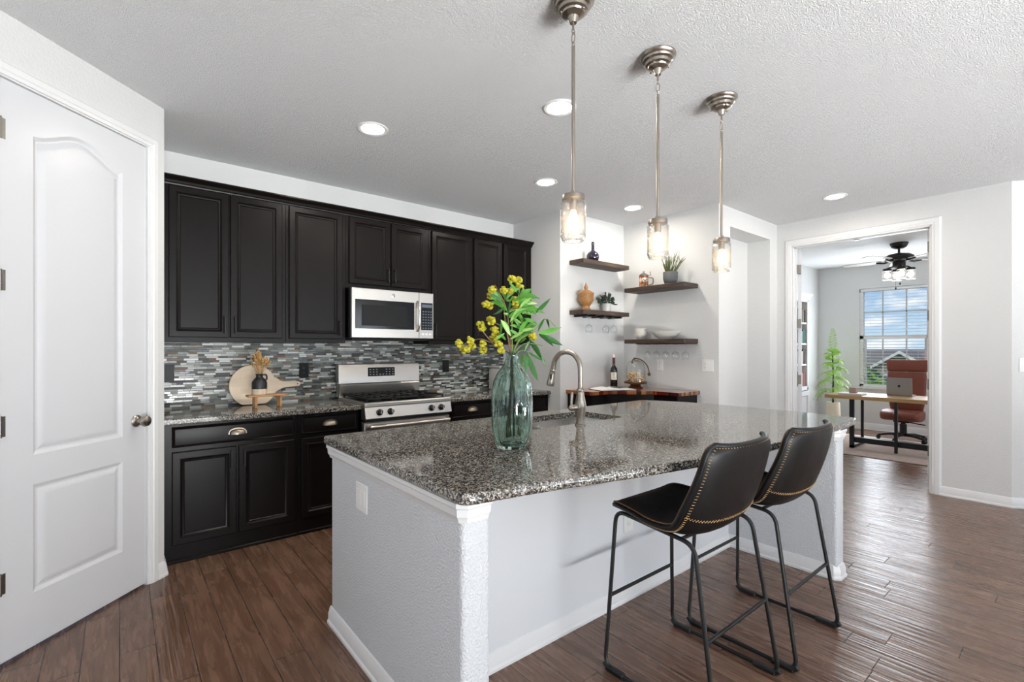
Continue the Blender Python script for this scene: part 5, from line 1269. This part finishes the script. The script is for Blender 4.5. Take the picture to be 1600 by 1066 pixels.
# laptop
MAT['space_grey'] = plain('space_grey_aluminium', (152, 150, 148), .38, .6); 
LX, LY0, LY1 = 7.92, 1.53, 1.80
t = thing('laptop', 'open grey laptop standing on the wood desk, lid toward the doorway', 'laptop', (LX + .1, (LY0 + LY1) / 2, .7165))
m = M(); m.box(LX + .02, LX + .23, LY0, LY1, .7167, .728, .003); m.build('laptop_base', 'space_grey', t, smooth=0)
def LP(u, v, w): return (LX + .02 - .02 * v / .24 * 1.0 - w, LY1 - u, .728 + v)
m = M(); m.prism([(0, 0), (LY1 - LY0, 0), (LY1 - LY0, .225), (0, .225)], -.005, .001, LP, .0015); ld = m.build('laptop_lid', 'space_grey', t, smooth=0)
m = M(); uc = (LY1 - LY0) / 2; ap = []
for i in range(24):
    a = 2 * PI * i / 24; r = .0155 * (1 + .07 * math.cos(2 * a)); 
    if abs(a) < .45 or abs(a - 2 * PI) < .45: r *= .78
    ap.append((uc + r * math.cos(a), .118 + r * math.sin(a) * 1.05 - (.002 if abs(a - PI / 2) < .3 or abs(a - 1.5 * PI) < .3 else 0)))
m.prism(ap, .0011, .0018, LP); m.prism([(uc + .001, .137), (uc + .007, .14), (uc + .008, .147), (uc + .002, .144)], .0011, .0018, LP); m.build('lid_emblem', 'matte_black', ld, smooth=0)
# papers, box
MAT['grey_cover'] = plain('pale_grey_cover', (196, 192, 186), .7); MAT['pinkish_box'] = plain('dusty_pink_box', (172, 142, 134), .7, 0, .3, .2, 30)
for k, (lab, mt_, z0, z1, s_) in enumerate((('lower pale grey book lying at the left of the desk', 'grey_cover', .7168, .731, 0), ('upper thin white book lying at the left of the desk', 'paper', .7313, .7385, .012))):
    m = M(); m.box(7.56 + s_, 7.80 + s_, 1.98 + s_, 2.25 + s_ * .5, z0, z1, .001); tag(m.build('book', mt_, smooth=0), lab, 'book', 'flat books on the desk')
m = M(); m.box(7.66, 7.74, 2.07, 2.15, .739, .815, .003); bx = tag(m.build('small_box', 'pinkish_box', smooth=0), 'small dusty pink box standing on the desk books', 'box')
# palm
MAT['palm'] = plain('bright_palm_leaf', (148, 194, 66), .5, 0, .4, .3, 9); MAT['cream_pot'] = plain('cream_planter', (228, 216, 192), .6, 0, .4, .06, 20)
PP_ = Vector((8.95, 2.73, .0)); t = thing('potted_palm', 'bright green palm in a cream pot in the office corner', 'plant', PP_)
m = M(); m.lathe([(.001, .001), (.125, .001), (.12, .05), (.092, .46), (.09, .475), (.078, .475), (.078, .45), (.001, .45)], PP_, 30); m.build('pot', 'cream_pot', t)
m = M(); m.tube([PP_ + Vector((0, 0, .45)), PP_ + Vector((.01, 0, .9)), PP_ + Vector((0, .01, 1.3))], [.016, .012, .008], 8); m.build('trunk', 'matte_black', t)
rpm = random.Random(2)
def frond(b, d, Ln, arch_, wl):
    m = M(); side = d.cross(Vector((0, 0, 1))); side = side.normalized() if side.length > .1 else Vector((0, 1, 0)); pts = []
    for i in range(17):
        u = i / 16; pts.append(b + d * Ln * u + Vector((0, 0, 1)) * (-arch_ * Ln * u * u))
    m.tube(pts, [.0035 - .0025 * i / 16 for i in range(17)], 5)
    for i in range(3, 17):
        dd = (pts[min(16, i + 1)] - pts[i - 1]).normalized(); ll = wl * math.sin(PI * (i / 17) ** .8) ** .6
        for sg in (-1, 1):
            tip = pts[i] + (side * sg * .85 + dd * .55 + Vector((rpm.uniform(-.2, .2), rpm.uniform(-.2, .2), rpm.uniform(-.2, .2)))).normalized() * ll + Vector((0, 0, -.3 * ll)); w = dd * .0065; mid = pts[i].lerp(tip, .5) + Vector((0, 0, .012))
            a = [m.bm.verts.new(q) for q in (pts[i] - w * .4, mid - w, tip, mid + w, pts[i] + w * .4)]; m.face(a)
    m.build('frond', 'palm', t, smooth=0, normals=False)
for k in range(30):
    a = 2 * PI * k / 30 * 5.3 + rpm.uniform(-.3, .3); lev = k / 29; el = .6 + lev * .75
    d = Vector((math.cos(a) * math.cos(el), math.sin(a) * math.cos(el), math.sin(el)))
    frond(PP_ + Vector((0, 0, .62 + .62 * lev)), d, rpm.uniform(.34, .46) - .1 * lev, .75 + .3 * (1 - lev), .10)
frond(PP_ + Vector((0, 0, 1.24)), Vector((-.1, -.02, 1)).normalized(), .42, .02, .085)
# bookcase against the left wall of the office
BX0, BX1, BY = 6.9, 8.28, 2.86
t = thing('bookcase', 'tall white built-in bookcase on the left office wall', 'bookcase', ((BX0 + BX1) / 2, 3.0, 0))
m = M(); m.box(BX0, BX0 + .03, BY, 3.149, 0.002, 2.10); m.box(BX1 - .03, BX1, BY, 3.149, 0.002, 2.10); m.box(BX0 + .67, BX0 + .70, BY, 3.149, .8, 2.10); m.box(BX0, BX1, 3.135, 3.149, 0.002, 2.10); m.box(BX0, BX1, BY, 3.149, 2.06, 2.10); m.box(BX0, BX1, BY, 3.149, .70, .76); m.box(BX0, BX1, BY + .01, 3.149, 0.002, .08); m.build('case', 'trim', t, smooth=0)
for z in (1.08, 1.40, 1.72): m = M(); m.box(BX0 + .03, BX1 - .03, BY + .012, 3.135, z, z + .022); m.build('shelf_board', 'trim', t, smooth=0)
m = M(); m.loops([[(x, BY - o, z) for o, z in ((-.28, 2.10), (0.0, 2.10), (.012, 2.12), (.04, 2.155), (.05, 2.16), (.05, 2.178), (-.28, 2.178))] for x in (BX0 - .02, BX1 + .04)]); m.build('crown', 'trim', t, smooth=20)
for i in range(3):
    x = BX0 + .01 + i * .46; m = M(); m.panel(x, x + .45, .09, .69, .018, [[(x + .06, .15), (x + .39, .15), (x + .39, .63), (x + .06, .63)]], CPR, lambda u, v, w: (u, BY - w, v), .003); m.build('cabinet_door', 'trim', t, smooth=20)
cols = {'navy': (44, 52, 72), 'rust': (140, 66, 48), 'teal': (110, 156, 150), 'cream': (220, 212, 196), 'charcoal': (50, 48, 50), 'ochre': (190, 140, 60), 'grey': (120, 116, 116), 'pink': (196, 130, 130)}
for k, v in cols.items(): MAT['bk_' + k] = plain(k + '_cloth_cover', v, .7)
row_names = {1.102: 'second', 1.422: 'third', 1.742: 'top', .76: 'lowest'}
rb = random.Random(6)
for z, seq in ((.76, ('pink', 'rust', 'cream', 'charcoal')), (1.102, ('grey', 'navy', 'cream')), (1.422, ('teal', 'charcoal', 'teal', 'navy')), (1.742, ('charcoal', 'ochre', 'navy', 'grey'))):
    x = BX1 - .05; ordn = ('first', 'second', 'third', 'fourth')
    for i, cn_ in enumerate(seq):
        w = rb.uniform(.03, .05); hh = rb.uniform(.17, .24); tk = thing('book', cn_ + ' book standing on the ' + row_names[z] + ' bookcase shelf, ' + ordn[i] + ' from the right end', 'book', (x - w / 2, BY + .1, z + .001), 'books in the office bookcase')
        m = M(); m.box(x - w, x, BY + .03, BY + .20, z + .001, z + hh, .002); m.build('cover', 'bk_' + cn_, tk, smooth=0)
        m = M(); m.box(x - w + .003, x - .003, BY + .035, BY + .197, z + hh, z + hh + .0006); m.build('page_block', 'paper', tk, smooth=0); x -= w + .003
# ceiling fan
FC = Vector((8.02, 1.685, CH)); t = thing('ceiling_fan', 'dark bronze ceiling fan with pale blades and jar lamps in the office', 'ceiling fan', FC)
MAT['fan_metal'] = plain('dark_bronze_fan', (46, 42, 40), .45, .4); MAT['blade'] = plain('whitewashed_blade', (206, 200, 192), .5)
m = M(); m.lathe([(.001, 0), (.098, 0), (.1, -.012), (.08, -.055), (.05, -.075), (.02, -.08), (.001, -.08)], FC, 28); m.build('fan_canopy', 'fan_metal', t)
m = M(); m.tube([FC + Vector((0, 0, -.07)), FC + Vector((0, 0, -.15))], .014, 12); m.build('down_rod', 'fan_metal', t)
m = M(); m.lathe([(.001, -.135), (.05, -.138), (.12, -.152), (.158, -.175), (.16, -.205), (.145, -.235), (.09, -.25), (.07, -.262), (.07, -.30), (.04, -.33), (.001, -.332)], FC, 32); m.build('motor_housing', 'fan_metal', t)
for k in range(5):
    a = 2 * PI * k / 5 + math.radians(88); d = Vector((math.cos(a), math.sin(a), 0)); sd = Vector((-d.y, d.x, 0)); tl = .12
    m = M(); L = []
    for r, w in ((.19, .045), (.24, .06), (.45, .066), (.60, .064), (.64, .045)):
        b_ = FC + d * r + Vector((0, 0, -.225)); L.append([b_ + sd * w + Vector((0, 0, w * tl)), b_ - sd * w + Vector((0, 0, -w * tl)), b_ - sd * w + Vector((0, 0, -w * tl - .007)), b_ + sd * w + Vector((0, 0, w * tl - .007))])
    m.loops(L); bl = m.build('fan_blade', 'blade', t, smooth=0)
    m = M(); m.tube([FC + d * .10 + Vector((0, 0, -.235)), FC + d * .16 + Vector((0, 0, -.25)), FC + d * .25 + Vector((0, 0, -.236))], .011, 8); part(m.build('blade_arm', 'fan_metal', bl), 'dark bronze blade arm')
for k in range(4):
    a = 2 * PI * k / 4 + .4; d = Vector((math.cos(a), math.sin(a), 0)); c = FC + d * .125
    m = M(); m.tube([FC + d * .03 + Vector((0, 0, -.305)), FC + d * .09 + Vector((0, 0, -.315)), c + Vector((0, 0, -.335))], .009, 8); m.lathe([(.001, -.33), (.046, -.335), (.048, -.365), (.001, -.366)], c, 20); lk = m.build('lamp_arm', 'fan_metal', t)
    m = M(); m.lathe([(.044, -.3665), (.056, -.385), (.057, -.47), (.05, -.485), (.001, -.487)], c, 24); m.build('lamp_shade', 'jar', lk)
    m = M(); m.sphere(c + Vector((0, 0, -.42)), .034, (1, 1, 1.2)); m.build('lamp_bulb', 'fan_bulb', lk)
for dx, ln in ((-.015, .2), (.03, .26)):
    m = M(); p0 = FC + Vector((-.02, dx, -.33)); m.tube([p0, p0 + Vector((0, 0, -ln))], .0015, 5); m.lathe([(.001, -.03), (.009, -.025), (.007, 0), (.001, .002)], p0 + Vector((0, 0, -ln)), 10); m.build('pull_chain', 'fan_metal', t)
